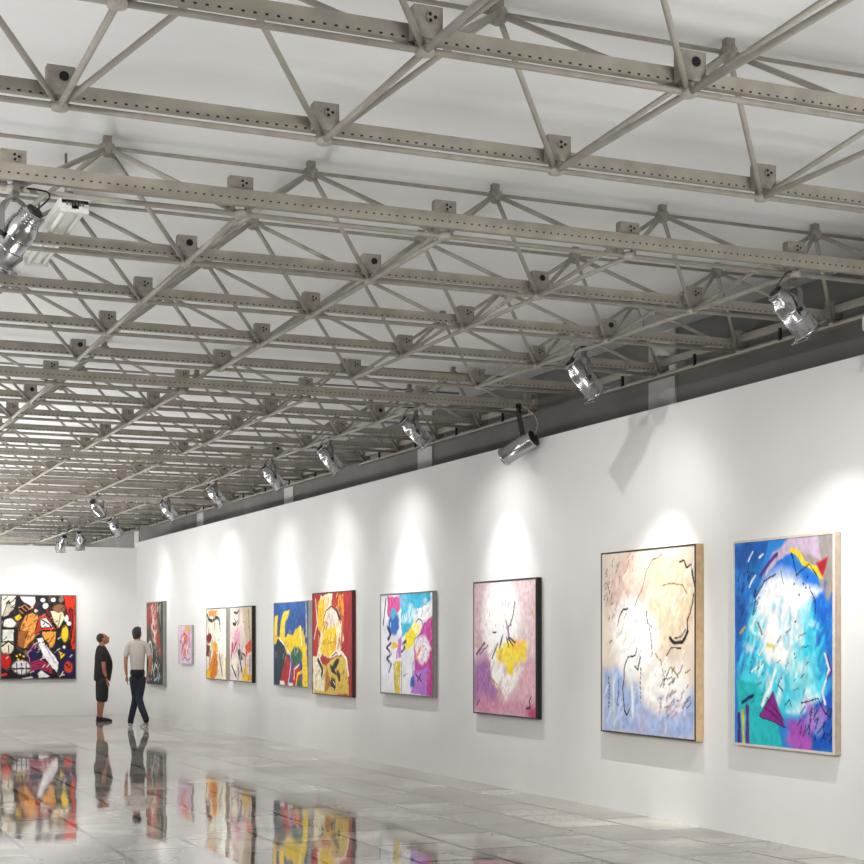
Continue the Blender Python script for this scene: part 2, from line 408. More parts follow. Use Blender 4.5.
# ------------------------------------------------------------------ paintings
class Paint:
    def __init__(s, w, h, base, seed, res=.0085, wob=.8):
        s.ol = 0
        s.nx = max(8, int(w / res)); s.ny = max(8, int(h / res)); s.asp = w / h
        u = np.linspace(0, 1, s.nx); v = np.linspace(0, 1, s.ny)
        s.U, s.V = np.meshgrid(u, v)
        rng = np.random.RandomState(seed); s.rng = rng
        def smooth(k):
            g = rng.rand(k + 3, k + 3); a = s.U * k; b = s.V * k
            i = a.astype(int); j = b.astype(int); fa = a - i; fb = b - j
            fa = fa*fa*(3-2*fa); fb = fb*fb*(3-2*fb)
            return (g[j,i]*(1-fa)+g[j,i+1]*fa)*(1-fb)+(g[j+1,i]*(1-fa)+g[j+1,i+1]*fa)*fb
        s.smooth = smooth
        s.n1 = smooth(6) - .5; s.n2 = smooth(7) - .5; s.n3 = smooth(24) - .5; s.n4 = smooth(26) - .5
        s.X = (s.U + wob * (.05 * s.n1 + .03 * s.n3)) * s.asp; s.Y = s.V + wob * (.04 * s.n2 + .022 * s.n4)
        s.X0 = (s.U + .012 * s.n3) * s.asp; s.Y0 = s.V + .008 * s.n4
        s.streak = smooth(40)
        s.C = np.ones((s.ny, s.nx, 3)) * np.array(lin(base)) * (1 + .22 * (s.smooth(9)[..., None] - .5))
    def put(s, al, col):
        al = np.clip(al, 0, 1)[..., None]
        c = np.array(lin(col)) * (1 + .3 * (s.streak[..., None] - .5))
        s.C = s.C * (1 - al) + c * al
        return s
    def seg(s, pts, X, Y):
        d = np.full(X.shape, 9.)
        for (a, b), (c, e) in zip(pts, pts[1:]):
            a, c = a * s.asp, c * s.asp
            dx, dy = c - a, e - b; L = dx*dx + dy*dy + 1e-12
            t = np.clip(((X - a) * dx + (Y - b) * dy) / L, 0, 1)
            d = np.minimum(d, np.hypot(X - a - t * dx, Y - b - t * dy))
        return d
    def line(s, col, w, *pts, a=1., soft=.25):
        d = s.seg(pts, s.X0, s.Y0); w = w / 2
        return s.put(a * np.clip((w - d) / (w * soft + 1e-6) + .5, 0, 1), col)
    def ell(s, col, cx, cy, rx, ry, a=1., soft=.3, rot=0):
        x = s.X / s.asp - cx; y = s.Y - cy
        if rot:
            c, n = math.cos(rot), math.sin(rot); x, y = x * c + y * n, -x * n + y * c
        q = np.hypot(x / rx, y / ry)
        return s.put(a * np.clip((1 - q) / soft + .5, 0, 1), col)
    def poly(s, col, *pts, a=1., soft=.012, raw=False, ol=0):
        X = (s.X0 if raw else s.X) / s.asp; Y = s.Y0 if raw else s.Y
        ins = np.zeros(X.shape, bool)
        n = len(pts)
        for i in range(n):
            x0, y0 = pts[i]; x1, y1 = pts[(i + 1) % n]
            if y0 == y1: continue
            c = ((y0 > Y) != (y1 > Y)) & (X < (x1 - x0) * (Y - y0) / (y1 - y0) + x0)
            ins ^= c
        d = s.seg(list(pts) + [pts[0]], X * s.asp, Y)
        sd = np.where(ins, d, -d)
        s.put(a * np.clip(sd / soft + .5, 0, 1), col)
        ol = ol or s.ol
        if ol: s.put(np.clip((ol * (.6 + s.n4) - np.abs(sd)) / (ol * .5) + .5, 0, 1) * .9, (20, 16, 20))
        return s
    def dashes(s, col, w, n, box, ang=1.2, ln=.03, a=.9):
        for k in range(n):
            x = box[0] + s.rng.rand() * (box[2] - box[0]); y = box[1] + s.rng.rand() * (box[3] - box[1])
            t = ang + (s.rng.rand() - .5) * .8; l = ln * (.5 + s.rng.rand())
            s.line(col, w, (x, y), (x + l * math.cos(t) / s.asp, y - l * math.sin(t)), a=a)
        return s
    def dots(s, col, r, *pts):
        for x, y in pts: s.line(col, r * 2, (x, y), (x + .001, y), soft=.4)
        return s
    def blotches(s, cols, n, box, r, a=.5):
        for k in range(n):
            x = box[0] + s.rng.rand() * (box[2] - box[0]); y = box[1] + s.rng.rand() * (box[3] - box[1])
            s.ell(cols[k % len(cols)], x, y, r * (.5 + s.rng.rand()), r * (.4 + s.rng.rand()) * s.asp, a=a, soft=.6, rot=s.rng.rand() * 3)
        return s

M_canvas = bpy.data.materials.new('painted_canvas'); M_canvas.use_nodes = True
_n = M_canvas.node_tree; _b = _n.nodes['Principled BSDF']; _b.inputs['Roughness'].default_value = .55
_b.inputs['Specular IOR Level'].default_value = .3
_a = _n.nodes.new('ShaderNodeVertexColor'); _a.layer_name = 'paint'; _n.links.new(_a.outputs['Color'], _b.inputs['Base Color'])

def hang(label, y_far, y_near, z0, z1, P, depth, lip, side_col, lip_col, wall='right', side_parts=True):
    """painting on the right wall (canvas reads left = far) or on the back wall (y_far, y_near are then x)"""
    w = abs(y_near - y_far); h = z1 - z0
    if wall == 'right':
        t = thing('painting', label, 'painting', (XW - .004, (y_far + y_near) / 2, z0), -PI / 2, 'abstract paintings')
    else:
        t = thing('painting', label, 'painting', ((y_far + y_near) / 2, YB - .004, z0), 0, 'abstract paintings')
    # local: x to the right as seen, y into the wall (wall at 0), z up
    ms = mat('frame_side', side_col, .5, noise=(20, .12)); ml = mat('frame_lip', lip_col, .45, noise=(30, .08))
    f = MB()
    x0, x1 = -w / 2, w / 2
    f.box((x0, -depth + .006, 0), (x0 + lip, 0, h)); f.box((x1 - lip, -depth + .006, 0), (x1, 0, h))
    f.box((x0 + lip, -depth + .006, 0), (x1 - lip, 0, lip)); f.box((x0 + lip, -depth + .006, h - lip), (x1 - lip, 0, h))
    f.build('frame', ms, t)
    g = MB()
    e = .0
    g.box((x0, -depth, 0), (x0 + lip, -depth + .006, h)); g.box((x1 - lip, -depth, 0), (x1, -depth + .006, h))
    g.box((x0 + lip, -depth, 0), (x1 - lip, -depth + .006, lip)); g.box((x0 + lip, -depth, h - lip), (x1 - lip, -depth + .006, h))
    g.build('frame_lip', ml, t)
    nx, ny = P.nx, P.ny
    xs = np.linspace(x0 + lip, x1 - lip, nx); zs = np.linspace(h - lip, lip, ny)
    XX, ZZ = np.meshgrid(xs, zs)
    rel = (P.C.mean(axis=2) - .5) * .0015
    co = np.stack([XX, np.full(XX.shape, -depth + .004) - np.clip(rel, -.001, .001), ZZ], -1).reshape(-1, 3)
    idx = np.arange(nx * ny).reshape(ny, nx)
    q = np.stack([idx[:-1, :-1], idx[1:, :-1], idx[1:, 1:], idx[:-1, 1:]], -1).reshape(-1, 4)
    nv = len(co)
    back = [(x0 + lip, -depth + .02, h - lip), (x1 - lip, -depth + .02, h - lip), (x1 - lip, -depth + .02, lip), (x0 + lip, -depth + .02, lip)]
    me = bpy.data.meshes.new('canvas')
    me.from_pydata([tuple(c) for c in co] + back, [], [tuple(int(i) for i in f4) for f4 in q] + [(nv, nv + 1, nv + 2, nv + 3)])
    ca = me.color_attributes.new('paint', 'FLOAT_COLOR', 'POINT')
    colr = np.ones((nv + 4, 4)); colr[:nv, :3] = np.clip(P.C.reshape(-1, 3), 0, .95) ** 1.22; colr[nv:, :3] = .5
    ca.data.foreach_set('color', colr.astype(np.float32).ravel())
    me.materials.append(M_canvas)
    link('canvas', me, t)
    return t

K = (24, 22, 26)
# 1 blue one at the right edge
w, h = 1.264, 1.585
P = Paint(w, h, (52, 146, 218), 1, wob=.6)
P.poly((165, 158, 155), (.6, 0), (1.02, -.02), (1.02, .34), (.93, .3), (.85, .2), (.66, .1)).poly((200, 182, 200), (.4, .06), (.6, 0), (.85, 0), (.88, .12), (.62, .06), (.42, .13), (.3, .2))
P.poly((28, 112, 190), (0, .02), (.35, .0), (.3, .12), (.2, .3), (.1, .42), (0, .5)).blotches([(20, 90, 165), (50, 150, 220)], 14, (0, .05, .3, .45), .07, .5)
P.poly((40, 130, 215), (.3, .2), (.45, .1), (.6, .07), (.7, .16), (.85, .2), (.95, .35), (.98, .6), (.86, .5), (.8, .3), (.6, .18), (.42, .17), (.3, .25))
P.poly((84, 214, 232), (.16, .36), (.3, .25), (.75, .27), (.88, .42), (.97, .6), (.93, .74), (.7, .84), (.4, .84), (.1, .84), (.03, .6), soft=.05)
P.poly((45, 195, 200), (.02, .7), (.35, .68), (.45, .85), (.5, 1), (.1, 1), (.05, .9)).poly((150, 225, 235), (.6, .6), (.85, .55), (.9, .7), (.6, .8))
P.ell((248, 250, 250), .5, .36, .24, .2, soft=.5).ell((255, 253, 250), .47, .5, .17, .12, soft=.7, rot=.4).poly((245, 246, 248), (.25, .3), (.4, .19), (.7, .22), (.92, .27), (.72, .3), (.6, .42), (.25, .42), soft=.04)
P.blotches([(70, 205, 230), (255, 255, 255), (150, 228, 240), (60, 200, 226)], 60, (.1, .3, .9, .8), .045, .5)
P.dashes((255, 255, 255), .018, 30, (.2, .25, .8, .7), 1.1, .06, .4).dashes((40, 190, 220), .02, 40, (.08, .4, .9, .85), 1.1, .07, .3).dashes((30, 120, 205), .02, 30, (.0, .3, .2, .7), 1.1, .08, .5).dashes((30, 110, 200), .02, 30, (.82, .3, .98, .7), 1.1, .08, .5)
P.poly((30, 105, 200), (.72, .82), (1, .72), (1, 1), (.62, 1), (.66, .9), soft=.03).poly((225, 235, 242), (.55, .82), (.75, .75), (.9, .73), (.68, .83), a=.7, soft=.03)
P.blotches([(175, 95, 190), (200, 110, 195)], 9, (.55, .88, .78, .98), .06, .8).blotches([(205, 130, 205), (150, 160, 225)], 6, (.75, .82, .9, .88), .05, .7)
P.poly((150, 45, 150), (.41, .73), (.27, .86), (.54, .905), raw=True).line(K, .006, (.41, .735), (.27, .86), (.54, .905)).line(K, .005, (.3, .8), (.5, .88)).line(K, .005, (.35, .77), (.52, .87))
P.line((90, 40, 130), .025, (.05, .86), (.05, 1)).line((225, 200, 60), .018, (.09, .84), (.1, 1)).line((110, 60, 150), .03, (.14, .82), (.14, 1)).line((20, 40, 110), .02, (.08, .8), (.2, .76))
P.line((232, 205, 50), .028, (.6, .055), (.68, .08), (.72, .12), (.82, .15), (.9, .19))
P.poly((185, 40, 62), (.84, .13), (.96, .1), (.91, .2), raw=True)
P.line(K, .008, (.2, .36), (.23, .27), (.32, .2), (.44, .165)).line(K, .007, (.6, .07), (.65, .18), (.78, .13), (.85, .19)).line((90, 60, 140), .02, (.28, .17), (.35, .12), (.45, .07))
P.line(K, .006, (.78, .24), (.83, .3), (.84, .36)).line(K, .006, (.5, .16), (.52, .22)).dots((40, 20, 50), .006, (.72, .22), (.76, .19), (.68, .27), (.63, .22), (.64, .4), (.63, .55), (.74, .24))
P.line((150, 120, 50), .01, (.25, .4), (.3, .46)).line((200, 180, 70), .012, (.06, .45), (.12, .42)).line((225, 215, 120), .02, (.35, .51), (.42, .52))
P.line((225, 228, 240), .014, (.92, .55), (.97, .62), (.9, .72), (.93, .78)).line((110, 60, 150), .012, (.95, .56), (.99, .63), (.95, .66)).line(K, .006, (.5, .67), (.46, .7), (.52, .73)).line(K, .006, (.53, .8), (.58, .77), (.6, .8))
P.line((240, 244, 248), .02, (.44, .63), (.38, .72), (.3, .8)).line(K, .007, (.7, .78), (.86, .76), (.96, .84))
P.dashes((20, 40, 90), .008, 26, (.65, .82, .98, .97), 1.0, .04).dashes((15, 60, 130), .008, 22, (.02, .15, .25, .4), 1.0, .04).dashes(K, .005, 14, (.45, .45, .75, .75), .6, .03).dashes((240, 250, 250), .01, 10, (.05, .08, .3, .7), .6, .05)
P.dashes(K, .005, 8, (.1, .6, .35, .8), .8, .035)
hang('tall bright blue and turquoise abstract with a purple triangle, rightmost of the row', 10.423, 9.161, .712, 2.297, P, .06, .018, (160, 146, 130), (205, 196, 184))

# 2 cream one
w, h = 1.573, 1.61
P = Paint(w, h, (232, 219, 206), 2)
P.blotches([(222, 190, 180), (232, 214, 200), (205, 180, 170)], 22, (0, .02, .45, .4), .09, .5)
P.ell((224, 204, 176), .75, .28, .24, .26, soft=.7).ell((232, 214, 188), .68, .3, .15, .18, soft=.6).poly((226, 206, 180), (.5, .12), (.62, .04), (.95, .1), (.98, .3), (.85, .2), (.65, .15))
P.poly((172, 190, 226), (.02, .66), (.22, .62), (.3, .75), (.45, .7), (.5, .86), (.62, .9), (.8, .86), (.92, .76), (1, .72), (1, 1), (0, 1), soft=.06)
P.ell((255, 253, 250), .38, .5, .24, .17, soft=.6).ell((250, 245, 240), .68, .74, .24, .13, soft=.6).ell((250, 246, 244), .3, .38, .18, .12, soft=.8, a=.8)
P.blotches([(180, 196, 228), (200, 210, 235), (190, 190, 215)], 12, (.05, .85, .95, 1), .08, .5).line((225, 235, 245), .03, (.34, .66), (.36, .9)).line((210, 225, 225), .018, (.13, .65), (.15, .97)).line((200, 205, 180), .01, (.11, .68), (.12, .9))
P.line((150, 130, 95), .008, (.67, .03), (.56, .06), (.5, .12), (.46, .2), (.38, .3)).line((160, 130, 90), .009, (.67, .2), (.78, .185), (.88, .2), (.93, .25))
P.line((30, 32, 40), .012, (.85, .08), (.89, .075), (.92, .11), (.96, .1), (.985, .16), (1, .22)).line((30, 32, 40), .011, (.99, .25), (.96, .34), (.93, .38), (.93, .45)).line((25, 26, 34), .02, (.93, .44), (.88, .5), (.8, .505), (.75, .475)).line((60, 60, 60), .009, (.91, .43), (.86, .47), (.8, .48))
P.line(K, .011, (.18, .41), (.21, .35), (.25, .315), (.3, .315)).line(K, .01, (.4, .53), (.38, .57), (.3, .58), (.26, .65), (.24, .78), (.26, .88), (.29, .905), (.32, .87)).line(K, .011, (.44, .58), (.41, .65), (.38, .635)).line((60, 55, 70), .008, (.51, .33), (.52, .4), (.56, .42))
P.line((170, 110, 80), .008, (.53, .42), (.56, .5), (.57, .56), (.55, .58)).line((150, 120, 80), .008, (.6, .56), (.66, .6), (.7, .7), (.68, .73)).line(K, .009, (.72, .57), (.76, .53), (.86, .53)).line((190, 160, 90), .012, (.76, .63), (.84, .68))
for k in range(8): P.line((40, 42, 55), .01, (.08, .7 + .023 * k), (.085, .708 + .023 * k)); P.line((40, 42, 55), .01, (.44, .64 + .026 * k), (.445, .648 + .026 * k))
P.line((90, 100, 130), .007, (.2, .7), (.18, .85), (.22, .86)).dashes((70, 55, 60), .008, 32, (.62, .63, .95, .9), .6, .035, .8).dashes((200, 170, 180), .012, 20, (.6, .78, .9, .9), .8, .04).dashes((150, 130, 125), .009, 22, (.02, .03, .4, .38), 1.0, .04, .7)
P.dashes(K, .007, 8, (.02, .04, .12, .55), 1.0, .02).dashes((250, 240, 228), .016, 40, (.05, .03, .95, .6), .9, .06, .5).dashes((205, 180, 165), .012, 40, (.03, .03, .95, .6), .9, .06, .4).dashes((245, 242, 242), .014, 26, (.5, .6, .9, .9), .7, .05, .6).dashes((235, 238, 246), .014, 26, (.03, .7, .95, .98), 1.3, .06, .5)
hang('large cream abstract with black line drawing over pale blue, in a gold-edged frame', 12.507, 10.94, .702, 2.308, P, .075, .014, (188, 160, 120), (38, 36, 34))

# 3 pink and yellow
w, h = 1.49, 1.38
P = Paint(w, h, (218, 196, 198), 3)
P.poly((206, 184, 188), (0, 0), (.3, 0), (.2, .3), (.1, .5), (0, .5)).poly((232, 210, 212), (.75, 0), (1, 0), (1, .6), (.85, .5))
P.poly((172, 122, 178), (0, .62), (.25, .55), (.35, .75), (.45, .95), (.2, 1), (0, .95), soft=.12).poly((222, 160, 182), (.1, .85), (.5, .9), (1, .85), (1, 1), (0, 1), soft=.1).ell((200, 80, 130), 1, .97, .12, .07, soft=.8).poly((226, 186, 196), (.7, .65), (1, .55), (1, .88), (.75, .9), soft=.1)
P.ell((255, 253, 251), .46, .28, .3, .3, soft=.6).poly((253, 250, 248), (.25, .5), (.45, .45), (.5, .75), (.55, .9), (.4, .8), (.3, .75), soft=.05).poly((250, 245, 240), (.4, .7), (.8, .65), (.6, .85), (.5, .9), soft=.06)
P.poly((252, 222, 70), (.38, .5), (.6, .46), (.9, .44), (.86, .58), (.72, .63), (.55, .6), (.4, .6), soft=.05).poly((250, 225, 30), (.5, .58), (.65, .58), (.66, .7), (.56, .69), soft=.03).ell((245, 170, 60), .72, .48, .08, .04, soft=.8, a=.6)
P.dashes((250, 246, 246), .016, 20, (.2, .05, .9, .6), 1.2, .07, .4).dashes((200, 150, 185), .018, 34, (.03, .5, .45, .98), 1.0, .08, .5).dashes((235, 190, 200), .018, 30, (.4, .7, .98, .98), .8, .07, .5).dashes((255, 235, 120), .016, 14, (.4, .46, .85, .66), 1.0, .05, .7)
P.line((120, 90, 120), .016, (.68, .16), (.66, .25), (.6, .33)).line((70, 50, 80), .01, (.54, .29), (.57, .34), (.62, .33)).line((190, 130, 190), .03, (.57, .35), (.58, .42))
for a, b in (((.58, .42), (.69, .46)), ((.57, .43), (.65, .48)), ((.55, .42), (.58, .49)), ((.49, .4), (.45, .48)), ((.47, .42), (.43, .5)), ((.4, .47), (.31, .58))): P.line((40, 34, 44), .014, a, b)
P.line((90, 60, 100), .02, (.04, .55), (.18, .46)).line((120, 90, 130), .012, (.1, .55), (.24, .48)).line((60, 50, 60), .012, (.32, .38), (.38, .38)).line((210, 185, 90), .012, (.28, .72), (.4, .78), (.5, .87)).line((160, 130, 100), .008, (.27, .6), (.26, .72), (.35, .77))
P.line(K, .013, (.93, .85), (.9, .88), (.92, .92)).line(K, .016, (.86, .94), (.92, .93)).dots((245, 180, 40), .012, (.95, .24)).dashes((110, 80, 100), .008, 10, (.2, .1, .6, .4), 1.5, .03, .6).line((60, 40, 60), .012, (.04, .95), (.1, .9))
hang('pink abstract with a yellow patch and black flicks, in a black frame', 15.32, 13.83, .745, 2.14, P, .06, .016, (22, 19, 18), (28, 24, 24))

# 4 magenta and turquoise
w, h = 1.66, 1.21
P = Paint(w, h, (236, 236, 242), 4)
P.poly((216, 90, 156), (.14, .02), (.4, .02), (.38, .16), (.22, .26), (.14, .2)).poly((62, 190, 216), (.4, -.02), (.98, -.02), (.95, .1), (.7, .2), (.62, .36), (.44, .44), (.4, .25)).blotches([(235, 245, 250), (40, 165, 205)], 12, (.45, .02, .95, .25), .05, .6)
P.poly((246, 246, 248), (.72, .16), (.97, .08), (.98, .24), (.8, .28)).ell((42, 118, 196), .27, .3, .1, .1).ell((60, 190, 215), .25, .2, .05, .06).poly((246, 226, 40), (.5, .42), (.6, .34), (.74, .36), (.66, .5), (.5, .56), (.46, .52)).ell((250, 240, 160), .7, .33, .08, .06)
P.poly((205, 70, 170), (1, .23), (.86, .3), (.76, .4), (.66, .55), (.68, .75), (.6, 1), (1, 1)).poly((190, 132, 216), (.66, .76), (.92, .72), (.9, 1), (.62, 1)).poly((205, 45, 150), (.92, .28), (1.02, .25), (1.02, 1), (.95, 1)).ell((240, 238, 242), .82, .55, .13, .13)
P.poly((200, 130, 200), (.35, .45), (.43, .42), (.4, .65), (.3, .66)).ell((245, 200, 60), .27, .52, .07, .04).line((245, 165, 50), .04, (.7, .63), (.78, .54))
P.poly((226, 206, 36), (.27, .68), (.4, .67), (.38, 1), (.28, 1), raw=True).line(K, .012, (.42, .68), (.41, .98)).line((60, 60, 40), .01, (.26, .7), (.28, .95)).poly((40, 110, 195), (.61, .82), (.66, .81), (.67, .92), (.58, .93)).line((70, 130, 180), .02, (.64, .68), (.63, .84))
P.line((30, 30, 95), .03, (.2, .49), (.12, .54), (.21, .6), (.12, .65), (.21, .71), (.16, .79)).line(K, .025, (.1, .04), (.05, .3)).line((32, 30, 92), .045, (.14, .33), (.2, .4), (.15, .45)).line((75, 40, 120), .03, (.5, .47), (.44, .5), (.48, .54), (.42, .58)).line(K, .012, (.69, .29), (.74, .25), (.8, .27), (.83, .33))
P.dashes((225, 120, 180), .014, 20, (.15, .03, .38, .25), 1.3, .07, .6).dashes((30, 150, 200), .014, 26, (.42, .02, .95, .3), 1.0, .07, .6).dashes((230, 150, 215), .014, 30, (.66, .3, .98, .98), 1.2, .08, .6).dashes((205, 215, 225), .014, 26, (.1, .6, .6, .98), 1.3, .07, .7)
P.line((60, 60, 70), .009, (.66, .55), (.67, .45), (.76, .4)).line(K, .018, (.69, .8), (.79, .86)).line(K, .018, (.78, .79), (.72, .87)).dots((40, 20, 40), .008, (.78, .47), (.82, .52), (.88, .55), (.83, .6), (.76, .57), (.9, .62), (.8, .65), (.85, .68), (.88, .48)).line((150, 160, 170), .01, (.45, .82), (.55, .79)).dashes((255, 255, 255), .015, 16, (.15, .2, .6, .95), 1.2, .06)
hang('white abstract with magenta, turquoise and a navy zigzag, in a thin grey frame', 18.10, 16.44, .868, 2.083, P, .05, .018, (150, 150, 150), (92, 90, 90))

# 5 blue and yellow
w, h = 1.6, 1.21
P = Paint(w, h, (24, 94, 164), 5)
P.blotches([(18, 70, 130), (50, 130, 200)], 14, (.05, 0, 1, .35), .08, .5)
Y = (244, 212, 30)
P.poly(Y, (.0, .15), (.09, .14), (.11, .42), (.17, .41), (.22, .2), (.33, .1), (.48, .08), (.44, .17), (.34, .24), (.32, .42), (.42, .38), (.56, .4), (.62, .33), (.78, .27), (.88, .38), (.98, .55), (1, 1), (.84, 1), (.86, .75), (.8, .55), (.6, .52), (.52, .62), (.36, .6), (.2, .45), (.08, .52), (0, .5)).ell((240, 190, 40), .1, .45, .08, .05).line((250, 240, 180), .05, (.78, .3), (.82, .5))
P.poly((24, 66, 84), (.02, .55), (.14, .43), (.26, .48), (.4, .62), (.28, .8), (.2, 1), (0, 1), (0, .7)).poly((192, 42, 40), (.36, .63), (.5, .66), (.5, .82), (.42, 1), (.18, 1)).line((245, 235, 225), .022, (.16, .43), (.3, .5), (.48, .62), (.52, .7), (.48, .84), (.43, .99))
P.ell((22, 116, 100), .68, .64, .17, .11).poly((20, 100, 150), (.55, .55), (.62, .53), (.6, .62)).poly((192, 40, 44), (.55, .8), (.68, .74), (.8, .8), (.78, .95), (.52, 1)).line(Y, .035, (.66, .98), (.7, .86), (.84, .82)).line((190, 40, 40), .04, (.72, 1), (.78, .9)).ell((20, 110, 70), .76, .96, .07, .05).line((250, 236, 225), .02, (.6, .92), (.62, .8), (.75, .74))
P.poly((248, 240, 235), (.18, .95), (.32, .95), (.32, 1), (.18, 1), raw=True).ell((245, 235, 225), .52, .98, .06, .025).line((225, 225, 220), .03, (.94, .02), (.96, .4))
P.dashes((60, 150, 215), .016, 26, (.4, .02, .95, .35), 1.3, .07, .6).dashes((255, 235, 90), .014, 26, (.05, .35, .98, .7), 1.2, .07, .6).dashes((14, 44, 70), .014, 26, (.03, .5, .4, .95), 1.2, .07, .6).dashes((225, 80, 60), .014, 14, (.25, .7, .8, .98), 1.2, .06, .6)
hang('blue abstract with yellow flames over red and green, hung beside the red one', 22.50, 20.89, .85, 2.072, P, .05, .014, (188, 186, 182), (120, 118, 116))

# 6 red and yellow
w, h = 1.6, 1.39
P = Paint(w, h, (182, 32, 40), 6)
P.poly((238, 226, 200), (.2, .02), (.5, .0), (.5, .15), (.62, .2), (.78, .3), (.8, .45), (.7, .58), (.45, .66), (.25, .6), (.1, .68), (.06, 1), (0, 1), (0, .8), (.14, .55), (.22, .4), (.12, .25))
P.poly((242, 202, 40), (.14, .08), (.3, .03), (.36, .15), (.3, .38), (.2, .4), (.12, .3)).poly((244, 208, 30), (.36, .3), (.6, .3), (.66, .45), (.6, .55), (.42, .64), (.2, .58), (.28, .42)).poly((235, 160, 40), (.6, .05), (.8, .02), (.82, .25), (.72, .18)).ell((228, 220, 214), .48, .25, .17, .1).poly((175, 28, 38), (.5, .0), (.64, .0), (.66, .06), (.56, .12), (.5, .1)).line((200, 110, 40), .05, (.7, .1), (.78, .28), (.74, .5))
P.dashes((225, 90, 60), .016, 34, (.02, .02, .98, .6), 1.2, .08, .6).dashes((130, 16, 28), .016, 30, (.62, .02, .98, .6), 1.3, .08, .7).dashes((250, 235, 150), .014, 30, (.15, .05, .7, .62), 1.1, .06, .7).dashes((190, 140, 30), .014, 24, (.2, .1, .65, .62), 1.1, .06, .7)
P.line(K, .014, (.3, .24), (.36, .17), (.5, .13), (.62, .18), (.72, .3)).line((70, 50, 60), .03, (.62, .17), (.72, .26)).line((110, 90, 90), .012, (.28, .4), (.34, .28), (.4, .3), (.36, .36)).line((200, 150, 20), .014, (.4, .5), (.55, .48), (.6, .4)).line((240, 230, 220), .02, (.08, .05), (.12, .3), (.04, .45)).line((60, 30, 40), .012, (.52, .62), (.62, .58), (.68, .62))
P.poly((222, 194, 92), (.04, .68), (.2, .66), (.35, .72), (.6, .62), (.8, .6), (.9, .66), (.94, 1), (.04, 1)).poly((190, 130, 50), (.35, .72), (.5, .9), (.3, .98)).poly((240, 232, 205), (.0, .62), (.18, .62), (.3, .76), (.3, .96), (.04, .97)).line((242, 234, 224), .035, (.66, .6), (.74, .58), (.86, .64), (.92, .8)).line((180, 30, 40), .03, (.8, .56), (.93, .65), (.95, .85))
P.line((40, 20, 24), .05, (.14, .66), (.26, .76), (.24, .82)).ell(K, .6, .7, .11, .035, rot=-.5).ell(K, .54, .765, .1, .03, rot=.5).ell(K, .68, .81, .07, .035, rot=.9).ell(K, .53, .9, .07, .05, rot=.3).line((240, 230, 220), .012, (.54, .87), (.58, .9)).line((240, 235, 225), .012, (.5, .93), (.56, .95)).dashes((140, 90, 30), .012, 24, (.06, .78, .9, .98), .9, .04).dashes((250, 230, 120), .012, 20, (.15, .05, .7, .6), 1.2, .05)
hang('red abstract with yellow shapes and dark brushmarks, beside the blue one', 20.71, 19.11, .78, 2.165, P, .05, .014, (86, 22, 24), (44, 24, 22))

# 7 the twin canvases
w, h = 1.27, 1.2
P = Paint(w, h, (238, 230, 214), 7)
P.poly((228, 160, 80), (.1, .02), (.55, .03), (.45, .12), (.15, .1)).ell((236, 240, 232), .7, .4, .2, .25).line(K, .05, (.04, .08), (.12, .15), (.3, .17), (.5, .12), (.64, .15), (.68, .22)).line(K, .02, (.42, .16), (.4, .3)).line((60, 60, 60), .02, (.68, .2), (.7, .32)).line((40, 30, 34), .02, (.06, .14), (.1, .34), (.04, .5))
P.ell((140, 26, 44), .14, .42, .13, .07).poly((90, 26, 40), (.02, .5), (.18, .52), (.14, .7), (.0, .68)).ell((236, 190, 90), .42, .55, .14, .08).line((230, 150, 60), .04, (.35, .5), (.5, .52), (.46, .6)).poly((226, 142, 30), (.1, .86), (.3, .7), (.38, .6), (.55, .65), (.55, .92), (.35, 1), (.04, 1)).poly((240, 200, 50), (.0, .85), (.2, .88), (.15, 1), (0, 1)).line((60, 30, 20), .03, (.2, .6), (.16, .8)).line((140, 30, 30), .035, (.66, .66), (.76, .86), (.8, .94)).line((120, 60, 20), .02, (.4, .7), (.5, .95)).line((30, 30, 30), .02, (.3, .44), (.28, .5)).poly((250, 246, 236), (.8, .05), (1, .05), (1, 1), (.88, 1)).line((235, 205, 70), .04, (.96, .7), (.95, .95))
P.dashes((255, 250, 240), .016, 26, (.2, .1, .95, .7), 1.3, .07, .6).dashes((60, 40, 30), .012, 22, (.03, .3, .8, .95), 1.3, .06, .6).dashes((245, 200, 90), .014, 20, (.05, .5, .6, .98), 1.3, .06, .7).dashes((150, 36, 40), .014, 12, (.03, .35, .3, .7), 1.2, .06, .8)
P.dashes((200, 110, 30), .014, 16, (.05, .7, .6, .98), 1.3, .06)
hang('narrow cream abstract with a black arch and orange base, left of the twin canvases', 26.42, 25.13, .85, 2.057, P, .04, .016, (196, 190, 180), (90, 86, 80))
P = Paint(w, h, (234, 218, 212), 8)
P.poly((216, 200, 176), (.6, .0), (1, 0), (1, .4), (.8, .5), (.65, .3)).ell((240, 226, 216), .25, .18, .2, .15).line(K, .03, (.2, .06), (.34, .08), (.44, .03)).line(K, .022, (.44, .05), (.42, .2), (.36, .24)).line(K, .045, (.16, .22), (.28, .23)).line((40, 30, 34), .022, (.24, .16), (.3, .21), (.36, .18)).line((60, 54, 50), .02, (.85, .04), (.88, .2), (.92, .45)).line((200, 190, 90), .02, (.62, .2), (.7, .18))
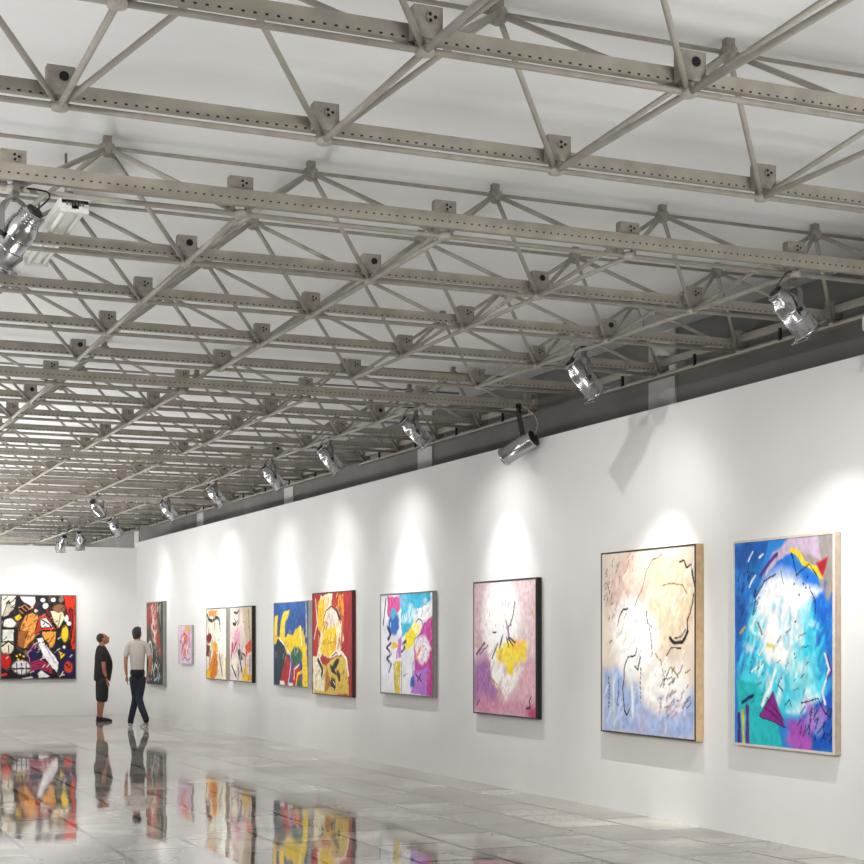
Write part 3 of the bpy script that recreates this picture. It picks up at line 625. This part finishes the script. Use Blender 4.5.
P.ell((232, 180, 200), .35, .4, .14, .12).line((190, 50, 120), .06, (.14, .5), (.08, .72)).line((180, 50, 110), .05, (.3, .48), (.16, .6)).line((150, 60, 110), .03, (.34, .55), (.3, .6)).poly((226, 92, 46), (.7, .52), (.98, .42), (1, .6), (.86, .6), (.76, .66)).ell((60, 70, 86), .48, .64, .12, .05, rot=.5).line((70, 80, 96), .05, (.42, .6), (.5, .75), (.56, .88)).line((50, 50, 54), .03, (.58, .62), (.72, .66), (.72, .85)).ell((244, 238, 224), .2, .78, .16, .12).line(K, .035, (.1, .8), (.3, .95)).line((40, 40, 44), .03, (.42, .82), (.38, .98)).poly((240, 208, 70), (.6, .88), (.75, .75), (.8, .9), (.95, .95), (.9, 1), (.6, 1)).line((90, 90, 90), .03, (.92, .65), (.92, .9)).poly((230, 170, 60), (.84, .9), (1, .9), (1, 1), (.8, 1)).line((60, 40, 40), .02, (.46, .5), (.44, .7))
P.dashes((250, 240, 235), .016, 26, (.1, .1, .9, .8), 1.3, .07, .6).dashes((200, 90, 140), .012, 16, (.05, .4, .5, .7), 1.3, .06, .7).dashes((70, 70, 70), .012, 20, (.1, .5, .95, .98), 1.3, .06, .7).dashes((235, 130, 40), .014, 14, (.65, .5, .98, .98), 1.3, .06, .7)
P.dashes((110, 90, 90), .01, 18, (.1, .3, .9, .95), 1.2, .05)
hang('narrow cream abstract with magenta and grey strokes, black-sided, right of the twin canvases', 24.89, 23.6, .857, 2.052, P, .06, .014, (18, 16, 16), (60, 54, 50))

# 8 small one
P = Paint(.98, .70, (226, 206, 220), 9, .012)
P.blotches([(240, 214, 220), (236, 150, 110), (205, 170, 205)], 12, (.1, .1, .9, .9), .09, .6).dashes((214, 60, 50), .03, 16, (.15, .15, .8, .8), 1.1, .12).dashes((60, 40, 60), .022, 10, (.1, .3, .9, .9), 1.1, .09)
P.poly((240, 190, 60), (.5, 0), (.85, .02), (.8, .16), (.6, .14)).line((226, 96, 50), .06, (.35, .25), (.5, .2), (.66, .3), (.6, .42), (.4, .5), (.3, .65)).line((220, 70, 60), .05, (.25, .4), (.35, .6), (.25, .72)).ell((235, 130, 90), .55, .35, .12, .1).line((60, 40, 50), .03, (.1, .4), (.16, .46)).line((40, 40, 80), .03, (.82, .35), (.86, .45)).line((150, 70, 150), .03, (.3, .9), (.5, .84), (.7, .92), (.9, .86)).line((250, 245, 250), .05, (.7, .5), (.6, .7), (.75, .8)).line((160, 120, 80), .025, (.2, .3), (.15, .6)).dashes((190, 120, 190), .02, 14, (.2, .65, .95, .95), .8, .08).line((230, 120, 90), .04, (.7, .45), (.8, .6))
hang('smallest painting, pale lilac with orange and red strokes, alone on the wall', 28.38, 27.4, 1.087, 1.785, P, .045, .012, (150, 148, 148), (176, 172, 172))

# 9 tall reddish one by the corner
P = Paint(1.43, 1.61, (86, 92, 84), 10, .011)
P.poly((158, 84, 70), (.05, 0), (.55, 0), (.65, .3), (.85, .5), (.9, .7), (.6, .5), (.4, .3), (.1, .25)).poly((60, 64, 56), (.6, 0), (.95, 0), (.95, .4), (.75, .3)).poly((130, 150, 120), (.7, .05), (.85, .0), (.85, .3)).line((232, 200, 190), .05, (.3, .05), (.36, .2), (.5, .3), (.45, .45), (.55, .5)).line((170, 72, 66), .05, (.5, .3), (.7, .5), (.75, .65)).line((240, 225, 220), .03, (.4, .22), (.3, .3), (.5, .4), (.6, .34)).line((160, 72, 66), .03, (.12, .05), (.2, .25), (.35, .4))
P.poly((50, 58, 60), (0, .45), (.3, .5), (.5, .65), (.9, .75), (.9, 1), (0, 1)).line((220, 222, 216), .03, (.1, .5), (.25, .48), (.35, .6), (.3, .75), (.45, .9)).line((200, 206, 200), .028, (.4, .85), (.5, .75), (.7, .8), (.66, .92), (.45, .95)).line(K, .03, (.15, .55), (.2, .7), (.1, .8)).line((90, 120, 150), .04, (.6, .95), (.85, .9)).line((228, 90, 80), .03, (.06, .06), (.06, .3))
P.dashes((235, 215, 205), .014, 40, (.1, .03, .7, .6), 1.2, .06).dashes((186, 74, 60), .016, 30, (.05, .03, .8, .6), 1.2, .08).dashes((225, 225, 220), .014, 26, (.05, .5, .8, .97), .9, .06).dashes((20, 20, 22), .016, 24, (.02, .4, .9, .97), .9, .06)
hang('tall dark red and green abstract nearest the far corner, behind the visitor in grey', 30.90, 29.47, .645, 2.26, P, .06, .014, (128, 126, 122), (150, 146, 142))

# 10 big figurative-looking abstract on the far wall
w, h = 1.46, 1.695
P = Paint(w, h, (40, 32, 36), 11, .0095, .35); P.ol = .009
P.blotches([(120, 90, 80), (24, 18, 22), (70, 50, 90), (170, 150, 130), (110, 40, 40)], 60, (0, 0, 1, 1), .05, .7)
def q(*pts): return [((x - 10) / 535, (y - 105) / 610) for x, y in pts]
P.poly((236, 230, 214), *q((10, 105), (110, 105), (110, 175), (95, 200), (40, 250), (10, 270))).poly((240, 238, 230), *q((140, 108), (255, 108), (262, 150), (235, 195), (190, 165), (150, 140))).poly((206, 196, 180), *q((60, 150), (105, 200), (60, 250), (20, 262)))
P.poly((222, 62, 30), *q((460, 108), (545, 105), (545, 500), (515, 505), (500, 260), (470, 180))).poly((150, 40, 30), *q((500, 190), (530, 210), (520, 420), (505, 330)))
P.poly((232, 168, 90), *q((180, 250), (235, 225), (285, 260), (285, 330), (240, 430), (180, 490), (140, 500), (120, 430), (150, 320))).poly((236, 172, 84), *q((300, 370), (410, 365), (405, 440), (370, 490), (330, 440), (300, 400))).poly((150, 90, 50), *q((125, 360), (200, 370), (160, 500), (115, 470)), a=.75)
P.poly((214, 62, 40), *q((285, 250), (335, 240), (410, 355), (290, 362), (255, 400), (250, 380))).poly((240, 238, 236), *q((292, 270), (335, 262), (385, 335), (296, 345))).line(K, .016, *q((300, 280), (350, 310), (370, 335)))
P.poly((238, 226, 196), *q((365, 215), (440, 205), (470, 260), (430, 350), (390, 300))).line((190, 140, 90), .014, *q((440, 240), (425, 300), (415, 340)))
P.poly((245, 244, 246), *q((260, 420), (310, 410), (330, 470), (430, 600), (415, 670), (370, 640), (300, 520))).line((210, 206, 220), .02, *q((320, 470), (400, 600)))
P.poly((40, 34, 92), *q((200, 500), (250, 465), (300, 530), (370, 640), (330, 690), (230, 690), (215, 600))).poly((44, 38, 96), *q((420, 470), (545, 520), (545, 710), (430, 700), (440, 620), (400, 540)))
for k in range(4): P.line((196, 60, 100), .018, *q((225, 600 + 18 * k), (290, 575 + 20 * k), (370, 630 + 14 * k)))
P.line((206, 120, 190), .012, *q((215, 590), (195, 530), (240, 470), (290, 490))).poly((244, 212, 50), *q((420, 508), (475, 535), (440, 585))).ell((226, 90, 40), .91, .86, .055, .07).line((40, 20, 30), .014, *q((480, 610), (500, 640), (515, 620)))
P.ell((240, 236, 226), .1, .33, .09, .055).ell((235, 228, 206), .085, .62, .08, .075).poly((226, 224, 216), *q((15, 350), (100, 350), (95, 440), (15, 450))).line(K, .02, *q((10, 350), (110, 345))).line(K, .02, *q((15, 480), (60, 440), (105, 470), (110, 540))).line(K, .012, *q((60, 470), (62, 520)))
P.ell((206, 44, 40), .05, .79, .08, .09).ell((235, 230, 232), .27, .86, .12, .08).line(K, .018, *q((95, 640), (215, 640))).line((230, 60, 60), .03, *q((12, 690), (40, 680)))
for k in range(3): P.line((50, 50, 70), .012, *q((120 + 34 * k, 600), (122 + 34 * k, 685)))
P.dots((240, 210, 60), .012, *q((120, 550), (145, 540), (170, 550), (130, 575), (160, 580))).poly((238, 214, 60), *q((100, 265), (140, 235), (160, 270), (120, 290))).line((60, 40, 70), .014, *q((20, 320), (30, 280), (80, 265), (120, 300)))
for k in range(3): P.line((200, 130, 80), .012, *q((135 + 22 * k, 210 - 18 * k), (165 + 22 * k, 235 - 18 * k)))
P.ell((238, 232, 226), .6, .12, .035, .035).ell((244, 240, 236), .56, .05, .03, .025).ell((244, 242, 240), .7, .05, .03, .025).ell((238, 236, 228), .88, .27, .03, .04).ell((236, 236, 228), .91, .33, .03, .03).ell((150, 110, 80), .78, .15, .08, .05).ell((236, 226, 210), .47, .18, .025, .02).ell((240, 208, 60), .86, .46, .045, .1).ell((236, 234, 236), .85, .62, .02, .02)
P.poly((240, 238, 240), *q((270, 680), (300, 650), (360, 700), (340, 715), (280, 712))).poly((236, 234, 236), *q((150, 705), (230, 695), (240, 715), (140, 715))).line((150, 60, 40), .014, *q((340, 210), (350, 240))).line(K, .012, *q((285, 250), (335, 240), (410, 355), (290, 362)))
P.ol = 0
P.dashes((230, 190, 150), .01, 26, (.1, .1, .75, .7), .8, .05, .6).dashes((24, 18, 22), .012, 46, (.02, .02, .98, .98), .9, .05).dashes((150, 90, 50), .012, 18, (.22, .25, .5, .6), .9, .06, .8).dashes((235, 230, 225), .012, 16, (.02, .5, .98, .98), .6, .05)
hang('large black, orange and navy abstract with bold shapes on the far wall at left', 4.31, 5.80, .725, 2.42, P, .05, .022, (110, 110, 112), (96, 96, 98), wall='back')


# ------------------------------------------------------------------ people
M_skin = mat('skin', (156, 98, 74), .55, noise=(40, .06))
M_blackcloth = mat('black_cotton', (24, 23, 25), .9, noise=(60, .2))
M_shorts = mat('dark_shorts_cloth', (30, 31, 36), .9, noise=(50, .2))
M_greycloth = mat('grey_cotton', (156, 151, 144), .9, noise=(40, .06))
M_denim = mat('dark_denim', (20, 26, 40), .9, noise=(9, .5))
M_hair = mat('black_hair', (20, 17, 16), .7, noise=(120, .3))
M_stub = mat('cropped_hair', (52, 44, 40), .8, noise=(150, .3))
M_shoeb = mat('black_shoe', (22, 21, 22), .6)
M_shoeg = mat('grey_shoe', (150, 148, 146), .6, noise=(30, .15))
M_sole = mat('pale_sole', (206, 204, 198), .6)
M_eye = mat('eye', (30, 24, 22), .3)
M_print = mat('pale_shirt_print', (150, 148, 140), .9, noise=(40, .3))
M_band = mat('black_band', (9, 8, 8), .9)

def skin(chains, sub=2):
    """chains: list of [(point, rx, ry)...]; each chain becomes one skinned tube; returns combined raw mesh data"""
    vs = []; fs = []
    for ch in chains:
        me = bpy.data.meshes.new('tmp')
        me.from_pydata([p for p, *_ in ch], [(i, i + 1) for i in range(len(ch) - 1)], [])
        o = bpy.data.objects.new('tmp', me); COL.objects.link(o)
        m = o.modifiers.new('s', 'SKIN'); m.use_smooth_shade = True
        for i, c in enumerate(ch):
            sv = me.skin_vertices[0].data[i]; sv.radius = (c[1], c[2] if len(c) > 2 else c[1]); sv.use_root = (i == 0)
        d = o.modifiers.new('d', 'SUBSURF'); d.levels = sub; d.render_levels = sub
        dg = bpy.context.evaluated_depsgraph_get(); ev = o.evaluated_get(dg); r = ev.to_mesh()
        k = len(vs); vs += [tuple(v.co) for v in r.vertices]; fs += [[i + k for i in p.vertices] for p in r.polygons]
        ev.to_mesh_clear(); bpy.data.objects.remove(o); bpy.data.meshes.remove(me)
    return vs, fs

def ball(c, r, n=16, R=None):
    bm = bmesh.new(); bmesh.ops.create_uvsphere(bm, u_segments=n, v_segments=n, radius=1)
    vs = []
    for v in bm.verts:
        p = Vector((v.co.x * r[0], v.co.y * r[1], v.co.z * r[2]))
        if R: p = R @ p
        vs.append(tuple(p + Vector(c)))
    fs = [[v.index for v in f.verts] for f in bm.faces]; bm.free()
    return vs, fs

def fuse(name, pieces, material, parent, voxel=.009, cut=None, smooth=4):
    """one continuous surface from overlapping pieces"""
    vs = []; fs = []
    for v, f in pieces:
        k = len(vs); vs += v; fs += [[i + k for i in p] for p in f]
    me = bpy.data.meshes.new('tmp'); me.from_pydata(vs, [], fs)
    o = bpy.data.objects.new('tmp', me); COL.objects.link(o)
    m = o.modifiers.new('r', 'REMESH'); m.mode = 'VOXEL'; m.voxel_size = voxel; m.use_smooth_shade = True
    if smooth:
        s = o.modifiers.new('sm', 'SMOOTH'); s.factor = .5; s.iterations = smooth
    dg = bpy.context.evaluated_depsgraph_get(); ev = o.evaluated_get(dg)
    r = bpy.data.meshes.new_from_object(ev); r.name = name
    bpy.data.objects.remove(o); bpy.data.meshes.remove(me)
    if cut:
        bm = bmesh.new(); bm.from_mesh(r)
        for co, no in cut:
            bmesh.ops.bisect_plane(bm, geom=bm.verts[:] + bm.edges[:] + bm.faces[:], plane_co=co, plane_no=no, clear_outer=True)
        bm.to_mesh(r); bm.free()
    r.materials.clear(); r.materials.append(material)
    r.polygons.foreach_set('use_smooth', [True] * len(r.polygons))
    return link(name, r, parent)

def hand(wrist, d, palm, side):
    """relaxed hand: wrist point, direction of the fingers, palm normal, thumb side"""
    w = Vector(wrist); d = Vector(d).normalized(); n = Vector(palm); n = (n - d * n.dot(d)).normalized(); s = d.cross(n).normalized() * side
    ch = [[(tuple(w - d * .02), .022, .018), (tuple(w + d * .03), .034, .017), (tuple(w + d * .085), .038, .015)]]
    for k, L in enumerate((.072, .082, .076, .058)):
        b = w + d * .08 + s * (.027 - .018 * k)
        p1 = b + d * L * .45 + n * .004; p2 = p1 + (d * .8 + n * .5).normalized() * L * .32; p3 = p2 + (d * .5 + n * .8).normalized() * L * .28
        ch.append([(tuple(b - d * .02), .009), (tuple(p1), .0088), (tuple(p2), .008), (tuple(p3), .007)])
    b = w + d * .025 + s * .024
    p1 = b + (d * .6 + s * .7 + n * .2).normalized() * .04; p2 = p1 + (d * .9 + s * .25 + n * .3).normalized() * .035
    ch.append([(tuple(b - s * .01), .012), (tuple(p1), .0105), (tuple(p2), .0085)])
    return ch

def head(c, R, chin=.105):
    """face towards +y of R"""
    f = lambda p: tuple(R @ Vector(p) + Vector(c))
    pc = [ball(c, (.074, .094, .105), 20, R), ball(f((0, .022, -.045)), (.058, .07, .075), 16, R), ball(f((0, .06, -.095)), (.03, .028, .024), 12, R)]
    pc.append(ball(f((0, .1, -.03)), (.014, .022, .026), 10, R)); pc.append(ball(f((0, .112, -.042)), (.016, .014, .012), 10, R))
    pc.append(ball(f((0, .086, .018)), (.055, .016, .012), 10, R)); pc.append(ball(f((0, .09, -.072)), (.026, .012, .011), 10, R))
    for s in (-1, 1): pc.append(ball(f((s * .076, -.005, -.02)), (.012, .022, .034), 10, R))
    return pc

def face_bits(c, R, parent):
    f = lambda p: tuple(R @ Vector(p) + Vector(c))
    for s in (-1, 1):
        v, fc = ball(f((s * .032, .086, .0)), (.013, .008, .008), 10, R)
        MB().add(v, fc, 0, True).build('eye', M_eye, parent)

def shoe(name, pos, yaw, pitch, m, parent):
    R = Matrix.Rotation(yaw, 3, 'Z') @ Matrix.Rotation(pitch, 3, 'X')
    P0 = Vector(pos); g = lambda p: tuple(R @ Vector(p) + P0)
    up = [ball(g((0, -.03, .045)), (.04, .06, .05), 12, R), ball(g((0, .06, .035)), (.044, .08, .036), 12, R), ball(g((0, .125, .026)), (.04, .055, .026), 12, R), ball(g((0, -.04, .075)), (.042, .045, .03), 12, R)]
    o = fuse(name, up, m, parent, .007)
    b = MB(); n = 20; vs = []
    for z in (0, .018):
        for k in range(n):
            a = 2 * PI * k / n; x = .046 * math.cos(a) * (1 + .12 * math.sin(a)); y = .04 + .135 * math.sin(a); vs.append(g((x, y, z)))
    b.add(vs, [tuple(range(n))[::-1], tuple(range(n, 2 * n))] + [(k, (k + 1) % n, n + (k + 1) % n, n + k) for k in range(n)])
    b.build('sole', M_sole if m is not M_shoeb else M_shoeb, o)
    return o

V = Vector
# --- the man in black, side on, looking up (local +y = the way he faces)
t = thing('person', 'person in black T-shirt and dark shorts, side on with head tilted up', 'person', (2.0, 2.0, 0), -PI / 2)
man1 = t
hc = (0, .005, 1.54); HR = Matrix.Rotation(.5, 3, 'X')
body = head(hc, HR)
arm_r = [((.19, -.01, 1.33), .058, .052), ((.215, -.02, 1.2), .05, .048), ((.225, -.02, 1.06), .042, .04), ((.222, -.005, .93), .037, .034), ((.215, .03, .83), .026, .023)]
arm_l = [((-.19, -.01, 1.33), .058, .052), ((-.215, -.02, 1.2), .05, .048), ((-.225, -.02, 1.06), .042, .04), ((-.222, -.005, .93), .037, .034), ((-.215, .03, .83), .026, .023)]
leg = lambda s: [((.085 * s, -.01, .86), .085, .09), ((.095 * s, -.01, .62), .074, .078), ((.095 * s, -.005, .46), .055, .056), ((.095 * s, -.03, .33), .054, .058), ((.095 * s, -.045, .12), .034, .036), ((.095 * s, -.045, .06), .036, .042)]
torso = [((0, -.01, .84), .14, .11), ((0, .0, .96), .15, .13), ((0, .01, 1.1), .15, .135), ((0, -.01, 1.26), .155, .11), ((0, -.02, 1.37), .12, .075), ((0, -.005, 1.42), .058, .055), ((0, -.005, 1.5), .055, .055)]
body += [skin([torso]), skin([arm_r]), skin([arm_l]), skin([leg(1)]), skin([leg(-1)])]
body.append(skin([[((.08, -.02, 1.36), .05, .05), ((.19, -.01, 1.32), .055, .05)], [((-.08, -.02, 1.36), .05, .05), ((-.19, -.01, 1.32), .055, .05)]]))
body.append(skin(hand((.212, .036, .80), (0, .22, -1), (-1, .2, 0), 1), 1)); body.append(skin(hand((-.212, .036, .80), (0, .22, -1), (1, .2, 0), -1), 1))
b = fuse('body', body, M_skin, t, .0075, smooth=3); face_bits(hc, HR, b)
hr = ball(tuple(V(hc) + HR @ V((0, -.018, .022))), (.079, .09, .094), 18, HR)
fuse('cropped_hair', [hr], M_stub, t, .008, [(tuple(V(hc) + HR @ V((0, .035, .03))), tuple(HR @ V((0, .75, -.65))))])
st = [((0, -.01, .70), .18, .17), ((0, .0, .82), .18, .17), ((0, .015, .95), .188, .182), ((0, .03, 1.08), .188, .188), ((0, .0, 1.24), .185, .155), ((0, -.02, 1.36), .15, .105), ((0, -.005, 1.43), .08, .075)]
sl = lambda s: [((.09 * s, -.02, 1.37), .065, .065), ((.185 * s, -.012, 1.335), .074, .07), ((.217 * s, -.02, 1.2), .07, .066), ((.224 * s, -.02, 1.09), .066, .063)]
shirt = fuse('t_shirt', [skin([st]), skin([sl(1)]), skin([sl(-1)])], M_blackcloth, t, .009, [((0, 0, 1.43), (0, 0, 1)), ((0, 0, .755), (0, 0, -1))])
shirt['label'] = 'black T-shirt'
ls = lambda s: [((.085 * s, -.005, .84), .11, .145), ((.1 * s, -.005, .66), .11, .14), ((.1 * s, -.005, .5), .102, .13), ((.1 * s, -.012, .33), .098, .122)]
fuse('shorts', [skin([ls(1)]), skin([ls(-1)]), skin([[((0, -.01, .92), .165, .155), ((0, -.01, .76), .17, .155)]])], M_shorts, t, .009, [((0, 0, .37), (0, 0, -1)), ((0, 0, .9), (0, 0, 1))])
shoe('shoe', (.095, -.01, 0), 0, 0, M_shoeb, t); shoe('shoe', (-.095, -.01, 0), 0, 0, M_shoeb, t)

# --- the man in grey, from behind, mid-step with legs crossing
t = thing('person', 'person with dark hair in grey T-shirt and jeans, seen from behind mid-step', 'person', (3.0, 3.0, 0), -.2)
man2 = t
hc = (-.005, .03, 1.655); HR = Matrix.Rotation(-.45, 3, 'Z') @ Matrix.Rotation(.12, 3, 'X')
body = head(hc, HR)
armL = [((-.185, 0, 1.43), .05, .048), ((-.212, -.01, 1.3), .047, .045), ((-.222, -.02, 1.15), .04, .039), ((-.215, .01, 1.0), .036, .034), ((-.2, .04, .9), .025, .023)]
armR = [((.185, 0, 1.43), .05, .048), ((.225, -.02, 1.3), .047, .045), ((.245, -.05, 1.15), .04, .039), ((.225, -.03, 1.02), .036, .034), ((.19, .0, .93), .025, .023)]
legL = [((-.08, 0, .93), .085, .09), ((-.05, .05, .7), .074, .078), ((-.035, .085, .5), .057, .058), ((-.075, .06, .33), .053, .056), ((-.128, .02, .08), .036, .038)]
legR = [((.08, 0, .93), .085, .09), ((.06, .02, .7), .074, .078), ((.03, .0, .5), .057, .058), ((.08, -.12, .33), .053, .056), ((.158, -.2, .13), .036, .038)]
torso = [((0, -.005, .92), .125, .1), ((0, .0, 1.05), .115, .095), ((0, .0, 1.2), .125, .1), ((0, -.01, 1.38), .148, .1), ((0, -.015, 1.49), .115, .07), ((0, .0, 1.54), .056, .056), ((0, .02, 1.61), .054, .055)]
body += [skin([torso]), skin([armL]), skin([armR]), skin([legL]), skin([legR])]
body.append(skin([[((.08, -.01, 1.465), .045, .05), ((.18, 0, 1.43), .045, .045)], [((-.08, -.01, 1.465), .045, .05), ((-.18, 0, 1.43), .045, .045)]]))
body.append(skin(hand((-.198, .045, .885), (.03, .15, -1), (1, .1, 0), -1), 1)); body.append(skin(hand((.187, .003, .915), (-.1, .15, -1), (-1, .1, 0), 1), 1))
b = fuse('body', body, M_skin, t, .0075, smooth=3); face_bits(hc, HR, b)
fuse('hair', [ball(tuple(V(hc) + HR @ V((0, -.022, .02))), (.088, .096, .106), 18, HR), ball(tuple(V(hc) + HR @ V((0, -.045, -.05))), (.07, .06, .06), 14, HR), ball(tuple(V(hc) + HR @ V((0, .03, .08))), (.07, .06, .045), 14, HR)], M_hair, t, .008, [(tuple(V(hc) + HR @ V((0, .05, .04))), tuple(HR @ V((0, .8, -.6))))])
st = [((0, -.005, .93), .142, .125), ((0, .0, 1.06), .14, .122), ((0, .0, 1.2), .15, .124), ((0, -.01, 1.36), .17, .122), ((0, -.015, 1.47), .15, .09), ((0, -.005, 1.545), .074, .072)]
sl = lambda s: [((.09 * s, -.01, 1.475), .058, .06), ((.172 * s, 0, 1.445), .062, .062), (((.213 if s > 0 else -.205), -.012, 1.32), .06, .058), (((.232 if s > 0 else -.222), -.025, 1.22), .062, .058)]
s2 = fuse('t_shirt', [skin([st]), skin([[((-.2, 0, 1.44), .055, .06), ((-.1, -.01, 1.475), .07, .07), ((.1, -.01, 1.475), .07, .07), ((.2, 0, 1.44), .055, .06)]]), skin([sl(1)]), skin([sl(-1)])], M_greycloth, t, .009, [((0, 0, 1.545), (0, 0, 1)), ((0, 0, .985), (0, 0, -1))])
jn = lambda c, e: [(p, a + e, bb + e) for p, a, bb in c]
jl = [((-.075, 0, .93), .1, .108), ((-.05, .05, .7), .088, .094), ((-.035, .085, .5), .07, .074), ((-.075, .06, .33), .068, .074), ((-.128, .02, .12), .06, .068), ((-.132, .02, .03), .06, .068)]
jr = [((.075, 0, .93), .1, .108), ((.06, .02, .7), .088, .094), ((.03, .0, .5), .07, .074), ((.08, -.12, .33), .068, .072), ((.155, -.195, .16), .06, .066), ((.168, -.215, .08), .06, .066)]
fuse('jeans', [skin([jl]), skin([jr]), skin([[((0, -.005, 1.12), .142, .122), ((0, -.005, 1.0), .142, .122), ((0, -.005, .86), .15, .126)]])], M_denim, t, .009, [((0, 0, 1.02), (0, 0, 1))])
fuse('waist_strip', [skin([[((0, -.005, 1.12), .15, .13), ((0, -.005, 1.0), .15, .13), ((0, -.005, .8), .158, .134)]])], M_band, t, .009, [((0, 0, 1.0), (0, 0, 1)), ((0, 0, .925), (0, 0, -1))])  # plain black strip round the top of the jeans
shoe('shoe', (-.135, .05, 0), .05, 0, M_shoeg, t); shoe('shoe', (.15, -.13, .008), .75, -.42, M_shoeg, t)
def stand(o, px, py):
    tt = (px - 432) / 1577.8; z = EYE * 1577.8 / (py - 639.2); r = tt * z
    c, s = math.cos(.4008), math.sin(.4008)
    o.location = (r * c + z * s, z * c - r * s, 0)
man2.scale = (.92, .95, .985)
stand(man1, 102.3, 721.5); stand(man2, 137.5, 727)


# ------------------------------------------------------------------ light
def area(name, loc, rot, sx, sy, e, col=(1, 1, 1)):
    l = bpy.data.lights.new(name, 'AREA'); l.shape = 'RECTANGLE'; l.size = sx; l.size_y = sy; l.energy = e; l.color = col
    o = bpy.data.objects.new(name, l); COL.objects.link(o); o.location = loc; o.rotation_euler = rot
    return o
# invented upward fill lights, out of view, added to brighten ceiling and frame
area('ceiling_fill', (.1, 17.5, .8), (0, -PI * .97, -.1335), .7, 28, 360, (1, .99, .975))
area('ceiling_fill', (1.1, 25, .82), (0, -PI * .95, -.1335), .6, 12, 330)
area('ceiling_fill', (1.8, 37.5, 2.2), (PI, 0, 0), 9, 7, 400)  # added fill beyond the far wall, lifts the dark bays there
area('ceiling_fill', (5.2, 2.0, .8), (PI * .9, 0, 0), 3, 3, 280, (1, .99, .975))
def trough(x, y, z, lx, ly, rz):  # invented housing built around an added fill light
    t = thing('fill_trough', 'invented white trough under an added fill light, out of sight of the camera at %.0f m' % y, 'light fitting', (x, y, 0), rz, 'invented troughs under the added ceiling fill')
    b = MB().box((-lx/2 - .03, -ly/2 - .03, z - .14), (lx/2 + .03, ly/2 + .03, z - .08))
    b.box((-lx/2 - .03, -ly/2 - .03, z - .08), (-lx/2, ly/2 + .03, z - .02)); b.box((lx/2, -ly/2 - .03, z - .08), (lx/2 + .03, ly/2 + .03, z - .02))
    b.build('housing', M_whitep, t)
    for sx in (-1, 1):
        for sy in (-1, 1): MB().tube((sx * lx * .4, sy * ly * .45, 0), (sx * lx * .4, sy * ly * .45, z - .14), .02, 8).build('leg', M_grey, t)
trough(.1, 17.5, .8, .7, 28, -.1335); trough(5.2, 2.0, .8, 3, 3, 0); trough(1.8, 37.5, 2.2, 9, 7, 0)
# far-left spotlight whose beam throws the hanging lamp's shadow on the long wall
src = Vector((1.08, 8.29, 3.52)) + (Vector((1.08, 8.29, 3.52)) - Vector((7.03, 12.35, 3.04))).normalized() * 8
spotlight('added unseen fill spotlight, left of the camera', (-2.6, 3.2, 3.6), (7.03, 10.6, .6), .23, 1600, 40, 1.)  # added lamp out of view, brightens the lower part of the long wall
spotlight('chrome spotlight outside the picture on the left, shining across the hall', src, (7.03, 12.35, 3.04), .18, 1500, 14, 1., rad=.035)
w = bpy.data.worlds.new('world'); SC.world = w; w.use_nodes = True
w.node_tree.nodes['Background'].inputs['Color'].default_value = (.9, .92, .95, 1)
w.node_tree.nodes['Background'].inputs['Strength'].default_value = .3

# ------------------------------------------------------------------ camera
cam = bpy.data.cameras.new('camera'); co = bpy.data.objects.new('camera', cam); COL.objects.link(co)
co.location = (0, 0, EYE); co.rotation_euler = (PI / 2, 0, -.4008)
cam.sensor_width = 36; cam.lens = 1577.8 / 864 * 36; cam.shift_y = (639.2 - 432) / 864; cam.clip_end = 200
SC.camera = co
SC.view_settings.view_transform = 'Standard'; SC.view_settings.look = 'None'
SC.view_settings.exposure = .42; SC.view_settings.gamma = 1; SC.view_settings.use_curve_mapping = False
